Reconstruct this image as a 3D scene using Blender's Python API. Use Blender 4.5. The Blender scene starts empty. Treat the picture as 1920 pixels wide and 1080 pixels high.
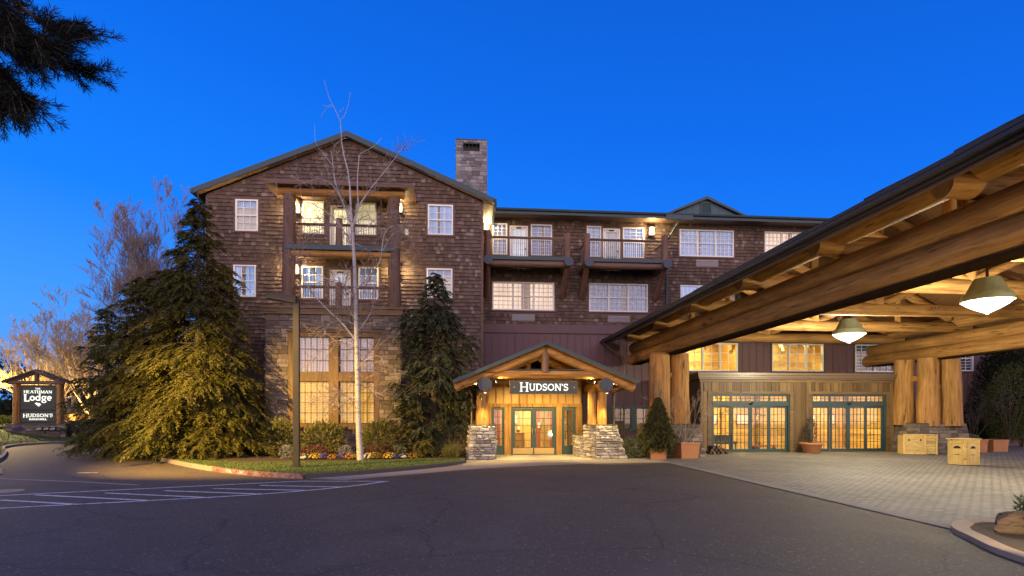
import bpy, math, random
from math import sin, cos, pi, radians, sqrt
from mathutils import Vector as V, Matrix, noise as mnoise

SC = bpy.context.scene
COL = SC.collection

# ------------------------------------------------------------------ camera
FPX, YAW, HORIZ, CAMH = 1070.0, radians(5.07), 778.0, 1.9
cam_d = bpy.data.cameras.new('camera')
cam_d.sensor_width = 36
cam_d.lens = 36 * FPX / 1920
cam_d.shift_y = (HORIZ - 540) / 1920
cam_d.clip_start = 0.05
cam_d.clip_end = 2000
cam = bpy.data.objects.new('camera', cam_d)
cam.location = (0, 0, CAMH)
cam.rotation_euler = (pi / 2, 0, -YAW)
COL.objects.link(cam)
SC.camera = cam


def at(px, py, Y):
    """survey helper: the point of the plane Y = const seen at a pixel of the photograph"""
    u, v = (px - 960) / FPX, (HORIZ - py) / FPX
    d = Y / (cos(YAW) - u * sin(YAW))
    return V((d * (sin(YAW) + u * cos(YAW)), Y, CAMH + d * v))


def gr(px, py, z=0.0):
    """survey helper: the ground point seen at a pixel of the photograph"""
    d = FPX * (CAMH - z) / (py - HORIZ)
    u = (px - 960) / FPX
    return V((d * (sin(YAW) + u * cos(YAW)), d * (cos(YAW) - u * sin(YAW)), z))


# ------------------------------------------------------------------ render / world
SC.view_settings.view_transform = 'Standard'
SC.view_settings.look = 'None'
SC.view_settings.exposure = 0.0
SC.view_settings.gamma = 1.0
SC.render.engine = 'CYCLES'
SC.cycles.use_denoising = True
SC.cycles.sample_clamp_indirect = 4.0
SC.cycles.max_bounces = 6
SC.cycles.transparent_max_bounces = 12
SC.cycles.caustics_reflective = False
SC.cycles.caustics_refractive = False

W = bpy.data.worlds.new('World')
SC.world = W
W.use_nodes = True


class NT:
    """tiny node-tree helper"""
    def __init__(s, tree):
        s.t = tree
        s.n = tree.nodes
        s.n.clear()

    def add(s, typ, **kw):
        nd = s.n.new(typ)
        ins = kw.pop('i', {})
        for k, v in kw.items():
            setattr(nd, k, v)
        for k, v in ins.items():
            s.put(nd.inputs[k], v)
        return nd

    def put(s, sock, v):
        if isinstance(v, bpy.types.NodeSocket):
            s.t.links.new(v, sock)
        elif isinstance(v, bpy.types.Node):
            s.t.links.new(v.outputs[0], sock)
        else:
            if sock.type == 'RGBA' and len(v) == 3:
                v = (*v, 1)
            sock.default_value = v

    def math(s, op, a, b=None, c=None, clamp=False):
        nd = s.n.new('ShaderNodeMath')
        nd.operation = op
        nd.use_clamp = clamp
        s.put(nd.inputs[0], a)
        if b is not None:
            s.put(nd.inputs[1], b)
        if c is not None:
            s.put(nd.inputs[2], c)
        return nd.outputs[0]

    def mix(s, fac, a, b, blend='MIX'):
        nd = s.n.new('ShaderNodeMix')
        nd.data_type = 'RGBA'
        nd.blend_type = blend
        s.put(nd.inputs[0], fac)
        s.put(nd.inputs[6], a)
        s.put(nd.inputs[7], b)
        return nd.outputs[2]

    def ramp(s, fac, stops, interp='LINEAR'):
        nd = s.n.new('ShaderNodeValToRGB')
        cr = nd.color_ramp
        cr.interpolation = interp
        while len(cr.elements) < len(stops):
            cr.elements.new(0.5)
        for e, (p, c) in zip(cr.elements, stops):
            e.position = p
            e.color = (*c, 1) if len(c) == 3 else c
        s.put(nd.inputs[0], fac)
        return nd.outputs[0]


def make_world():
    n = NT(W.node_tree)
    tc = n.add('ShaderNodeTexCoord')
    sp = n.add('ShaderNodeSeparateXYZ', i={0: tc.outputs['Generated']})
    x, y, z = sp.outputs[0], sp.outputs[1], sp.outputs[2]
    # dusk side in front of the hotel: deep saturated blue, paler towards the horizon and the left
    zz = n.math('ADD', z, n.math('MULTIPLY', x, 0.13))
    front = n.ramp(n.math('MULTIPLY', n.math('ADD', zz, 0.1), 1.2),
                   [(0.0, (.120, .340, .86)), (0.22, (.048, .285, .90)), (0.42, (.006, .190, .86)),
                    (0.66, (.002, .130, .72)), (1.0, (.002, .075, .48))])
    # after-glow half of the sky, behind the photographer
    back = n.ramp(z, [(0.0, (1.95, 1.45, 1.22)), (0.25, (1.72, 1.34, 1.52)), (0.7, (.60, .54, .88)), (1.0, (.05, .14, .55))])
    f = n.math('MULTIPLY_ADD', y, -1.6, 0.12, clamp=True)
    grad = n.mix(f, front, back)
    sky = n.add('ShaderNodeTexSky', sky_type='NISHITA', sun_disc=False, sun_elevation=radians(-2.0),
                sun_rotation=radians(200), altitude=50)
    col = n.mix(1.0, grad, n.mix(1.0, sky.outputs[0], (.02, .02, .02), 'MULTIPLY'), 'ADD')
    bg = n.add('ShaderNodeBackground', i={0: col, 1: WORLD_STRENGTH})
    out = n.add('ShaderNodeOutputWorld', i={0: bg})


WORLD_STRENGTH = 1.22
make_world()
# no sun lamp: the sun is below the horizon, the place is lit by its dusk sky, its own lamps and a few added floodlights

# ------------------------------------------------------------------ mesh helper
RNG = random.Random(7)


class MB:
    def __init__(s):
        s.v, s.f = [], []

    def face(s, *pts):
        b = len(s.v)
        s.v.extend([tuple(p) for p in pts])
        s.f.append(tuple(range(b, b + len(pts))))

    def box(s, x0, x1, y0, y1, z0, z1):
        b = len(s.v)
        s.v += [(x0, y0, z0), (x1, y0, z0), (x1, y1, z0), (x0, y1, z0), (x0, y0, z1), (x1, y0, z1), (x1, y1, z1), (x0, y1, z1)]
        s.f += [(b, b + 3, b + 2, b + 1), (b + 4, b + 5, b + 6, b + 7), (b, b + 1, b + 5, b + 4),
                (b + 1, b + 2, b + 6, b + 5), (b + 2, b + 3, b + 7, b + 6), (b + 3, b, b + 4, b + 7)]
        return s

    def bar(s, p0, p1, w, h, up=(0, 0, 1)):
        """box beam from p0 to p1, w across, h along up"""
        p0, p1 = V(p0), V(p1)
        d = (p1 - p0).normalized()
        up = V(up)
        a = d.cross(up).normalized() * (w / 2)
        c = a.cross(d).normalized() * (h / 2)
        b = len(s.v)
        for p in (p0, p1):
            for q in (-a - c, a - c, a + c, -a + c):
                s.v.append(tuple(p + q))
        s.f += [(b, b + 3, b + 2, b + 1), (b + 4, b + 5, b + 6, b + 7)] + \
               [(b + i, b + (i + 1) % 4, b + 4 + (i + 1) % 4, b + 4 + i) for i in range(4)]
        return s

    def tube(s, pts, radii, n=8, caps=True, wob=0.0):
        pts = [V(p) for p in pts]
        if not hasattr(radii, '__len__'):
            radii = [radii] * len(pts)
        b = len(s.v)
        ref = None
        for i, p in enumerate(pts):
            d = (pts[min(i + 1, len(pts) - 1)] - pts[max(i - 1, 0)])
            d = d.normalized() if d.length > 1e-9 else V((0, 0, 1))
            if ref is None:
                ref = V((0, 0, 1)) if abs(d.z) < .9 else V((1, 0, 0))
            a = ref - d * ref.dot(d)
            if a.length < 1e-4:
                a = d.orthogonal()
            a.normalize()
            ref = a
            c = d.cross(a)
            for k in range(n):
                t = 2 * pi * k / n
                r = radii[i] * (1 + (RNG.uniform(-wob, wob) if wob else 0))
                s.v.append(tuple(p + a * (cos(t) * r) + c * (sin(t) * r)))
        for i in range(len(pts) - 1):
            for k in range(n):
                k2 = (k + 1) % n
                s.f.append((b + i * n + k, b + i * n + k2, b + (i + 1) * n + k2, b + (i + 1) * n + k))
        if caps:
            s.f.append(tuple(b + k for k in reversed(range(n))))
            e = b + (len(pts) - 1) * n
            s.f.append(tuple(e + k for k in range(n)))
        return s

    def log(s, p0, p1, r0, r1=None, n=16, segs=9, wob=0.018):
        r1 = r0 if r1 is None else r1
        p0, p1 = V(p0), V(p1)
        pts, rr = [], []
        d = (p1 - p0)
        o = d.orthogonal().normalized()
        ph = RNG.uniform(0, 6)
        for i in range(segs + 1):
            t = i / segs
            pts.append(p0 + d * t + o * (r0 * .05 * sin(ph + t * 5)))
            rr.append((r0 + (r1 - r0) * t) * (1 + .03 * sin(ph * 2 + t * 9)))
        return s.tube(pts, rr, n, True, wob)

    def lathe(s, prof, cx, cy, n=20, cz=0.0):
        b = len(s.v)
        for r, z in prof:
            for k in range(n):
                t = 2 * pi * k / n
                s.v.append((cx + r * cos(t), cy + r * sin(t), cz + z))
        for i in range(len(prof) - 1):
            for k in range(n):
                k2 = (k + 1) % n
                s.f.append((b + i * n + k, b + i * n + k2, b + (i + 1) * n + k2, b + (i + 1) * n + k))
        s.f.append(tuple(b + k for k in reversed(range(n))))
        e = b + (len(prof) - 1) * n
        s.f.append(tuple(e + k for k in range(n)))
        return s

    def prism(s, poly, y0, y1):
        """polygon in XZ extruded from y0 (front) to y1"""
        b = len(s.v)
        m = len(poly)
        s.v += [(x, y0, z) for x, z in poly] + [(x, y1, z) for x, z in poly]
        s.f.append(tuple(b + k for k in range(m)))
        s.f.append(tuple(b + m + k for k in reversed(range(m))))
        s.f += [(b + (k + 1) % m, b + k, b + m + k, b + m + (k + 1) % m) for k in range(m)]
        return s

    def slab(s, poly, z0, z1):
        """polygon in XY, closed solid between z0 and z1"""
        b = len(s.v)
        m = len(poly)
        s.v += [(p[0], p[1], z0) for p in poly] + [(p[0], p[1], z1) for p in poly]
        s.f.append(tuple(b + k for k in reversed(range(m))))
        s.f.append(tuple(b + m + k for k in range(m)))
        s.f += [(b + k, b + (k + 1) % m, b + m + (k + 1) % m, b + m + k) for k in range(m)]
        return s

    def leaf(s, p, d, L, w, nrm, fold=.25):
        a = d.cross(nrm)
        if a.length < 1e-5:
            a = d.orthogonal()
        a = a.normalized() * (w / 2)
        m = p + d * (L * .5)
        dz = nrm * (-w * fold)
        b = len(s.v)
        s.v += [tuple(p), tuple(m + a + dz), tuple(p + d * L), tuple(m - a + dz)]
        s.f.append((b, b + 1, b + 2, b + 3))

    def build(s, name, mat, parent=None, smooth=False, local=False):
        me = bpy.data.meshes.new(name)
        off = V((0, 0, 0))
        if parent is not None and not local:
            q = parent
            while q is not None:
                off += q.location
                q = q.parent
        vv = [(x - off.x, y - off.y, z - off.z) for x, y, z in s.v] if off.length else s.v
        me.from_pydata(vv, [], s.f)
        if isinstance(mat, (list, tuple)):
            for m in mat:
                me.materials.append(m)
        elif mat is not None:
            me.materials.append(mat)
        if smooth:
            me.polygons.foreach_set('use_smooth', [True] * len(me.polygons))
        me.update()
        o = bpy.data.objects.new(name, me)
        COL.objects.link(o)
        if parent is not None:
            o.parent = parent
        if smooth:
            try:
                me.set_sharp_from_angle(angle=radians(45))
            except Exception:
                pass
        return o


def tag(o, label=None, cat=None, group=None, kind=None):
    if label:
        o['label'] = label
    if cat:
        o['category'] = cat
    if group:
        o['group'] = group
    if kind:
        o['kind'] = kind
    return o


def empty(name, loc, label=None, cat=None, group=None, rz=0.0):
    o = bpy.data.objects.new(name, None)
    o.empty_display_size = .2
    o.location = loc
    o.rotation_euler = (0, 0, rz)
    COL.objects.link(o)
    return tag(o, label, cat, group)


def kids(o):
    return [c for c in bpy.data.objects if c.parent == o]


def copy_tree(o, parent=None):
    ch = kids(o)
    c = o.copy()
    COL.objects.link(c)
    c.parent = parent
    for k in ch:
        copy_tree(k, c)
    return c


def lamp(name, typ, loc, power, color, parent=None, size=.08, **kw):
    d = bpy.data.lights.new(name, typ)
    d.energy = power
    d.color = color
    if typ in ('POINT', 'SPOT'):
        d.shadow_soft_size = size
    for k, v in kw.items():
        if k not in ('aim',):
            setattr(d, k, v)
    o = bpy.data.objects.new(name, d)
    COL.objects.link(o)
    off = V((0, 0, 0))
    q = parent
    while q is not None:
        off += q.location
        q = q.parent
    o.location = V(loc) - off
    if parent is not None:
        o.parent = parent
    if 'aim' in kw:
        o.rotation_euler = (V(kw['aim']) - V(loc)).to_track_quat('-Z', 'Y').to_euler()
    return o


# ------------------------------------------------------------------ materials
def mat(name):
    m = bpy.data.materials.new(name)
    m.use_nodes = True
    return m, NT(m.node_tree)


def finish(n, bsdf):
    n.add('ShaderNodeOutputMaterial', i={0: bsdf})


def principled(n, col, rough=.7, bump=None, bstr=.3, bdist=.02, metal=0.0, spec=.5):
    p = n.add('ShaderNodeBsdfPrincipled')
    n.put(p.inputs['Base Color'], col)
    n.put(p.inputs['Roughness'], rough)
    p.inputs['Metallic'].default_value = metal
    p.inputs['Specular IOR Level'].default_value = spec
    if bump is not None:
        b = n.add('ShaderNodeBump', i={'Height': bump, 'Strength': bstr, 'Distance': bdist})
        n.put(p.inputs['Normal'], b)
    return p


def pos(n, scale=(1, 1, 1)):
    g = n.add('ShaderNodeNewGeometry')
    m = n.add('ShaderNodeMapping', i={0: g.outputs['Position'], 3: scale})
    return m.outputs[0]


def noise(n, vec, scale=5, detail=4, rough=.55, dist=0.0):
    return n.add('ShaderNodeTexNoise', i={'Vector': vec, 'Scale': scale, 'Detail': detail, 'Roughness': rough, 'Distortion': dist}).outputs[0]


def rnd_island(n):
    return n.add('ShaderNodeNewGeometry').outputs['Random Per Island']


def plain(name, col, rough=.6, metal=0.0, var=.18, vs=6.0, bump=.1, spec=.5):
    """paint, metal, plaster: colour with slight soiling and a faint relief"""
    m, n = mat(name)
    nz = noise(n, pos(n), vs, 5)
    k = n.math('MULTIPLY_ADD', nz, var * 2, 1 - var)
    c = n.mix(1.0, col, n.add('ShaderNodeCombineColor', i={0: k, 1: k, 2: k}), 'MULTIPLY')
    r = n.math('MULTIPLY_ADD', nz, .25, rough - .12)
    finish(n, principled(n, c, r, nz, bump, .01, metal, spec))
    return m


def island_mat(name, stops, rough=.85, vs=14, stretch=(1, 1, 1), bstr=.35, var=.5, spec=.3, bdist=.015, big=.3):
    """each separate piece (shingle, stone, board) takes its own tone from stops, with grain over it"""
    m, n = mat(name)
    c0 = n.ramp(rnd_island(n), stops)
    nz = noise(n, pos(n, stretch), vs, 6, .65)
    k = n.math('MULTIPLY_ADD', nz, var * 2, 1 - var)
    k = n.math('MULTIPLY', k, n.math('MULTIPLY_ADD', noise(n, pos(n, (1, 1, .45)), .55, 4, .6), big * 2.4, 1 - big * 1.2))
    c = n.mix(1.0, c0, n.add('ShaderNodeCombineColor', i={0: k, 1: k, 2: k}), 'MULTIPLY')
    finish(n, principled(n, c, rough, nz, bstr, bdist, 0, spec))
    return m


def wood(name, dark, light, axis='z', rough=.55, knots=True, fine=1.0, spec=.4):
    """log or plank with grain along an axis, checks and knots"""
    m, n = mat(name)
    st = {'x': (.22, 3.2, 3.2), 'y': (3.2, .22, 3.2), 'z': (3.2, 3.2, .22)}[axis]
    st = tuple(a * fine for a in st)
    v = pos(n, st)
    g = noise(n, v, 3.0, 8, .62, .6)
    c = n.ramp(g, [(.25, dark), (.5, tuple((a + b) / 2 for a, b in zip(dark, light))), (.75, light)])
    g2 = noise(n, pos(n), .7, 3)
    t = n.math('MULTIPLY_ADD', n.math('ADD', g2, n.math('MULTIPLY', rnd_island(n), .5)), 1.0, .25)
    c = n.mix(1.0, c, n.add('ShaderNodeCombineColor', i={0: t, 1: t, 2: t}), 'MULTIPLY')
    if knots:
        vo = n.add('ShaderNodeTexVoronoi', i={'Vector': pos(n, tuple(.3 + .55 * s for s in st)), 'Scale': 1.5})
        kf = n.ramp(vo.outputs['Distance'], [(.07, (1, 1, 1)), (.15, (0, 0, 0))])
        c = n.mix(n.math('MULTIPLY', kf, .75), c, tuple(a * .35 for a in dark))
    chk = noise(n, pos(n, tuple(a * 2.5 for a in st)), 2.0, 3)
    cf = n.ramp(chk, [(.30, (1, 1, 1)), (.36, (0, 0, 0))])
    c = n.mix(n.math('MULTIPLY', cf, .8), c, tuple(a * .22 for a in dark))
    h = n.math('SUBTRACT', g, n.math('MULTIPLY', cf, .5))
    finish(n, principled(n, c, rough, h, .6, .03, 0, spec))
    return m


def foliage(name, stops, rough=.85, trans=.25):
    m, n = mat(name)
    c = n.ramp(rnd_island(n), stops)
    c = n.mix(n.math('MULTIPLY', noise(n, pos(n), 1.1, 3), .6), c, tuple(a * .55 for a in stops[0][1]))
    p = principled(n, c, rough, spec=.12)
    t = n.add('ShaderNodeBsdfTranslucent', i={0: c})
    finish(n, n.add('ShaderNodeMixShader', i={0: trans, 1: p, 2: t}))
    return m


def emit(name, col, strength):
    m, n = mat(name)
    finish(n, n.add('ShaderNodeEmission', i={0: (*col, 1), 1: strength}))
    return m


def curtain(name, base, em, strength, stripe=None):
    """window covering: cloth or slats, glowing with room light, or with a painted sky tint on the blue sheers"""
    m, n = mat(name)
    v = pos(n)
    if stripe == 'h':
        w = n.add('ShaderNodeTexWave', wave_type='BANDS', bands_direction='Z', i={'Vector': v, 'Scale': 4.2, 'Distortion': .3})
        k = n.math('MULTIPLY_ADD', w.outputs['Fac'], .35, .68)
    elif stripe == 'v':
        w = n.add('ShaderNodeTexWave', wave_type='BANDS', bands_direction='X', i={'Vector': v, 'Scale': 1.3, 'Distortion': 2.5, 'Detail': 2, 'Detail Scale': .6})
        k = n.math('MULTIPLY_ADD', w.outputs['Fac'], .22, .80)
    else:
        k = n.math('MULTIPLY_ADD', noise(n, v, .8, 2), .8, .6)
    k2 = n.math('MULTIPLY', k, n.math('MULTIPLY_ADD', noise(n, v, .55, 2), 1.3, .35))
    k2 = n.math('MULTIPLY', k2, n.math('MULTIPLY_ADD', n.add('ShaderNodeObjectInfo').outputs['Random'], 1.3, .35))
    kc = n.add('ShaderNodeCombineColor', i={0: k, 1: k, 2: k})
    p = principled(n, n.mix(1.0, base, kc, 'MULTIPLY'), .9)
    n.put(p.inputs['Emission Color'], em)
    n.put(p.inputs['Emission Strength'], n.math('MULTIPLY', k2, strength))
    finish(n, p)
    return m


def glass():
    m, n = mat('window_glass')
    fr = n.add('ShaderNodeFresnel', i={0: 1.5})
    f = n.math('MULTIPLY_ADD', fr.outputs[0], 1.3, .045, clamp=True)
    t = n.add('ShaderNodeBsdfTransparent', i={0: (.93, .96, .95, 1)})
    g = n.add('ShaderNodeBsdfGlossy', i={0: (1, 1, 1, 1), 1: .03})
    finish(n, n.add('ShaderNodeMixShader', i={0: f, 1: t, 2: g}))
    return m


M = {}


def make_materials():
    M['shingle'] = island_mat('cedar_shingle', [(0, (.088, .058, .047)), (.5, (.122, .082, .066)), (.88, (.150, .106, .086)), (1, (.26, .200, .170))], .88, 9, (6, 6, .8), .5, .5)
    M['batten_brown'] = island_mat('brown_boards', [(0, (.125, .070, .078)), (1, (.165, .092, .098))], .65, 5, (5, 5, .5), .2, .3)
    M['board_brown'] = plain('brown_board_paint', (.145, .080, .088), .65, 0, .25, 4)
    M['trim_brown'] = plain('brown_trim', (.11, .062, .042), .6)
    M['vest_wood'] = island_mat('stained_cedar_boards', [(0, (.095, .056, .022)), (.5, (.155, .095, .038)), (1, (.22, .138, .056))], .5, 6, (6, 6, .4), .25, .35)
    M['vest_trim'] = wood('stained_cedar_trim', (.09, .054, .022), (.18, .11, .045), 'z', .5, False)
    M['vest_trim_x'] = wood('stained_cedar_rail', (.09, .054, .022), (.18, .11, .045), 'x', .5, False)
    M['bay_wood'] = wood('dark_stained_surround', (.075, .036, .011), (.15, .078, .024), 'z', .5, False)
    M['stone'] = island_mat('basalt_ashlar', [(0, (.105, .082, .066)), (.4, (.155, .122, .098)), (.8, (.205, .165, .135)), (1, (.28, .235, .20))], .9, 7, (1, 1, 1), .9, .5, bdist=.05)
    M['stone_pale'] = island_mat('pale_split_stone', [(0, (.22, .20, .18)), (.5, (.34, .31, .285)), (1, (.50, .47, .44))], .9, 9, (1, 1, 1.6), 1.0, .55, bdist=.06)
    M['mortar'] = plain('mortar', (.075, .065, .06), .95)
    M['chimney'] = island_mat('chimney_stone', [(0, (.13, .125, .13)), (.6, (.23, .22, .23)), (1, (.34, .33, .34))], .9, 9, (1, 1, 1), .8, .5)
    M['roof'] = island_mat('dark_roof_shingles', [(0, (.030, .032, .034)), (1, (.055, .056, .06))], .85, 18, (1, 1, 1), .4, .3)
    M['fascia'] = plain('dark_green_fascia', (.024, .052, .066), .45, 0, .15)
    M['dormer'] = plain('grey_green_siding', (.045, .095, .11), .55, 0, .15)
    M['soffit'] = wood('pine_soffit', (.33, .19, .085), (.50, .31, .14), 'y', .6, False)
    M['white'] = plain('white_window_paint', (.80, .79, .78), .45, 0, .06)
    M['green'] = plain('teal_door_paint', (.030, .062, .066), .38, 0, .12)
    M['brass'] = plain('brass', (.55, .38, .14), .35, 1.0)
    M['steel'] = plain('brushed_steel', (.5, .5, .5), .35, 1.0)
    M['bronze'] = plain('dark_bronze_metal', (.035, .031, .029), .4, .6)
    M['rail'] = plain('brown_railing_metal', (.12, .075, .055), .45, .2)
    M['log_z'] = wood('log_upright', (.125, .056, .017), (.48, .255, .074), 'z', .66, spec=.25)
    M['log_x'] = wood('log_along_facade', (.125, .056, .017), (.48, .255, .074), 'x', .66, spec=.25)
    M['log_y'] = wood('log_into_depth', (.125, .056, .017), (.48, .255, .074), 'y', .66, spec=.25)
    M['logd_z'] = wood('dark_log_upright', (.085, .042, .026), (.165, .088, .056), 'z', .55)
    M['logd_x'] = wood('dark_log_across', (.085, .045, .028), (.17, .10, .065), 'x', .55)
    M['logd_y'] = wood('dark_log_deep', (.085, .045, .028), (.17, .10, .065), 'y', .55)
    M['endcap'] = plain('metal_log_cap', (.045, .055, .085), .5, .2, .1)
    M['endgrain'] = wood('log_end_grain', (.22, .12, .06), (.42, .27, .15), 'z', .8, False)
    M['deck'] = wood('roof_deck_boards', (.09, .040, .014), (.22, .11, .04), 'y', .6, False, 2.0)
    M['pine_x'] = wood('yellow_pine_wall', (.52, .32, .09), (.80, .56, .20), 'x', .5, True, 1.5)
    M['pine_y'] = wood('yellow_pine_side', (.52, .32, .09), (.80, .56, .20), 'y', .5, True, 1.5)
    M['pine_z'] = wood('yellow_pine_post', (.46, .25, .075), (.74, .46, .16), 'z', .5)
    M['floor_in'] = plain('lobby_floor', (.36, .26, .16), .35, 0, .2)
    M['red'] = plain('rust_red_panel', (.36, .09, .035), .5)
    M['dark'] = plain('dark_upholstery', (.03, .03, .032), .6)
    M['glass'] = glass()
    M['terracotta'] = plain('terracotta', (.42, .185, .075), .75, 0, .18, 4)
    M['soil'] = plain('bark_mulch', (.055, .034, .022), .95, 0, .5, 25, .8)
    M['crate'] = wood('pine_box', (.42, .27, .075), (.68, .49, .17), 'z', .55)
    M['crate_x'] = wood('pine_slats', (.40, .26, .075), (.64, .46, .16), 'x', .55)
    M['black'] = plain('black_paint', (.012, .012, .012), .5)
    M['painted_shade'] = plain('beam_shade_dark', (.030, .018, .010), .97, 0, .3, 6, .2, 0.0)  # near-black colour standing in for shade below the beams
    M['gutter_dark'] = plain('dark_gutter_metal', (.040, .034, .030), .6, .1, .2)
    M['panel_grey'] = plain('grey_vent_metal', (.27, .25, .27), .5, .2)
    # window coverings
    M['c_pale'] = curtain('pale_blind', (.70, .68, .66), (1, .88, .80), .34, 'h')
    M['c_warm'] = curtain('lit_cream_blind', (.62, .58, .48), (1, .84, .46), 1.25, 'h')
    M['c_sky'] = curtain('sheer_sky_tint', (.22, .33, .66), (.38, .56, 1), .38, 'v')  # white sheers; the sky's blue reflection is painted into colour and glow
    M['c_door'] = curtain('balcony_door_curtain', (.52, .54, .62), (.80, .86, 1), .40, 'v')
    M['c_peach'] = curtain('peach_curtain', (.46, .36, .32), (1, .70, .48), .85, 'v')
    M['c_bayu'] = curtain('bay_upper_blind', (.34, .29, .40), (1, .74, .92), .26, 'h')
    M['c_bayl'] = curtain('bay_lower_blind', (.24, .14, .03), (1, .50, .05), 1.0, 'h')
    M['c_dim'] = curtain('dim_room', (.08, .06, .05), (1, .5, .2), .10)
    M['c_dark'] = curtain('dark_room_shade', (.10, .10, .13), (.5, .6, 1), .02, 'h')


make_materials()


# ------------------------------------------------------------------ surface builders
def wall_holes(mb, x0, x1, z0, z1, Y, holes, thick=.0):
    xs = sorted({x0, x1} | {min(max(v, x0), x1) for h in holes for v in h[:2]})
    zs = sorted({z0, z1} | {min(max(v, z0), z1) for h in holes for v in h[2:]})
    for a, b in zip(xs, xs[1:]):
        for c, d in zip(zs, zs[1:]):
            cx, cz = (a + b) / 2, (c + d) / 2
            if any(h[0] < cx < h[1] and h[2] < cz < h[3] for h in holes):
                continue
            mb.face((a, Y, c), (b, Y, c), (b, Y, d), (a, Y, d))


def shingles(mb, x0, x1, z0, z1, Y, holes, top=None, exp=.187):
    """lapped cedar shingles, every one a tilted slab"""
    k = 0
    z = z0
    while z < z1:
        x = x0 - RNG.uniform(0, .15)
        while x < x1:
            w = RNG.uniform(.10, .22)
            a, b = max(x, x0), min(x + w - .007, x1)
            x += w
            if b - a < .03:
                continue
            zb = z + RNG.uniform(-.012, .012)
            zt = z + exp + .03
            zm = z + exp * .5
            for h in holes:
                if h[2] - .03 < zm < h[3] + .03:
                    if a >= h[0] and b <= h[1]:
                        a = b
                    elif a < h[0] < b:
                        b = h[0]
                    elif a < h[1] < b:
                        a = h[1]
            if b - a < .02:
                continue
            if top is not None and z + exp > top((a + b) / 2):
                continue
            yo = Y - .058 - RNG.uniform(0, .014)
            yi = Y - .006
            mb_b = len(mb.v)
            mb.v += [(a, yo, zb), (b, yo, zb), (b, yi, zt), (a, yi, zt), (a, Y, zb), (b, Y, zb)]
            mb.f += [(mb_b, mb_b + 1, mb_b + 2, mb_b + 3), (mb_b + 4, mb_b + 5, mb_b + 1, mb_b), (mb_b + 4, mb_b, mb_b + 3), (mb_b + 1, mb_b + 5, mb_b + 2)]
        z += exp
        k += 1


def stones(mb, back, bl, br, tr, tl, ch=(.16, .32), ln=(.25, .75), out=(.02, .06), gap=.018, holes=(), rough=.012):
    """coursed rubble laid over the four-cornered face bl-br-tr-tl; holes in metres (u0,u1,v0,v1)"""
    bl, br, tr, tl = map(V, (bl, br, tr, tl))
    Wd, Hh = (br - bl).length, (tl - bl).length
    nrm = (br - bl).cross(tl - bl).normalized()
    back.face(bl, br, tr, tl) if not holes else None

    def P(u, v, o):
        s, t = u / Wd, v / Hh
        return bl.lerp(br, s).lerp(tl.lerp(tr, s), t) + nrm * o
    if holes:
        xs = sorted({0, Wd} | {q for h in holes for q in h[:2]})
        zs = sorted({0, Hh} | {q for h in holes for q in h[2:]})
        for a, b in zip(xs, xs[1:]):
            for c, d in zip(zs, zs[1:]):
                if not any(h[0] < (a + b) / 2 < h[1] and h[2] < (c + d) / 2 < h[3] for h in holes):
                    back.face(P(a, c, 0), P(b, c, 0), P(b, d, 0), P(a, d, 0))
    v = 0.0
    while v < Hh - .02:
        h = min(RNG.uniform(*ch), Hh - v)
        if Hh - v - h < .08:
            h = Hh - v
        u = 0.0
        while u < Wd - .02:
            w = min(RNG.uniform(*ln), Wd - u)
            if Wd - u - w < .1:
                w = Wd - u
            subs = [(v, h)]
            if h > .24 and RNG.random() < .3:
                k = RNG.uniform(.4, .6)
                subs = [(v, h * k), (v + h * k, h * (1 - k))]
            for vv, hh in subs:
                a, b, c, d = u, u + w, vv, vv + hh
                skip = False
                for q in holes:
                    if q[2] < (c + d) / 2 < q[3]:
                        if a >= q[0] - .03 and b <= q[1] + .03:
                            skip = True
                        elif a < q[0] < b:
                            b = q[0]
                        elif a < q[1] < b:
                            a = q[1]
                if skip or b - a < .05:
                    continue
                g = gap * RNG.uniform(.5, 1.3)
                o = RNG.uniform(*out)
                r = lambda: RNG.uniform(-rough, rough)
                base = [P(a + g * .3, c + g * .3, .0015), P(b - g * .3, c + g * .3, .0015), P(b - g * .3, d - g * .3, .0015), P(a + g * .3, d - g * .3, .0015)]
                mid = [P((a + b) / 2 + r() * 3, (c + d) / 2 + r(), o * 1.25)]
                frt = [P(a + g + r() * .5, c + g + r() * .5, o + r()), P(b - g + r() * .5, c + g + r() * .5, o + r()),
                       P(b - g + r() * .5, d - g + r() * .5, o + r()), P(a + g + r() * .5, d - g + r() * .5, o + r())]
                i = len(mb.v)
                mb.v += [tuple(p) for p in base + frt + mid]
                mb.f += [(i + k, i + (k + 1) % 4, i + 4 + (k + 1) % 4, i + 4 + k) for k in range(4)]
                mb.f += [(i + 4 + k, i + 4 + (k + 1) % 4, i + 8) for k in range(4)]
            u += w
        v += h


def battens(mb, x0, x1, z0, z1, Y, step=.42, w=.05, d=.022, holes=()):
    x = x0 + step * .5
    while x < x1:
        segs = [(z0, z1)]
        for h in holes:
            if h[0] - .12 < x < h[1] + .12:
                ns = []
                for a, b in segs:
                    if h[3] + .1 < a or h[2] - .1 > b:
                        ns.append((a, b))
                    else:
                        if h[2] - .1 - a > .1:
                            ns.append((a, h[2] - .1))
                        if b - h[3] - .1 > .1:
                            ns.append((h[3] + .1, b))
                segs = ns
        for a, b in segs:
            mb.box(x - w / 2, x + w / 2, Y - d, Y, a, b)
        x += step


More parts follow.
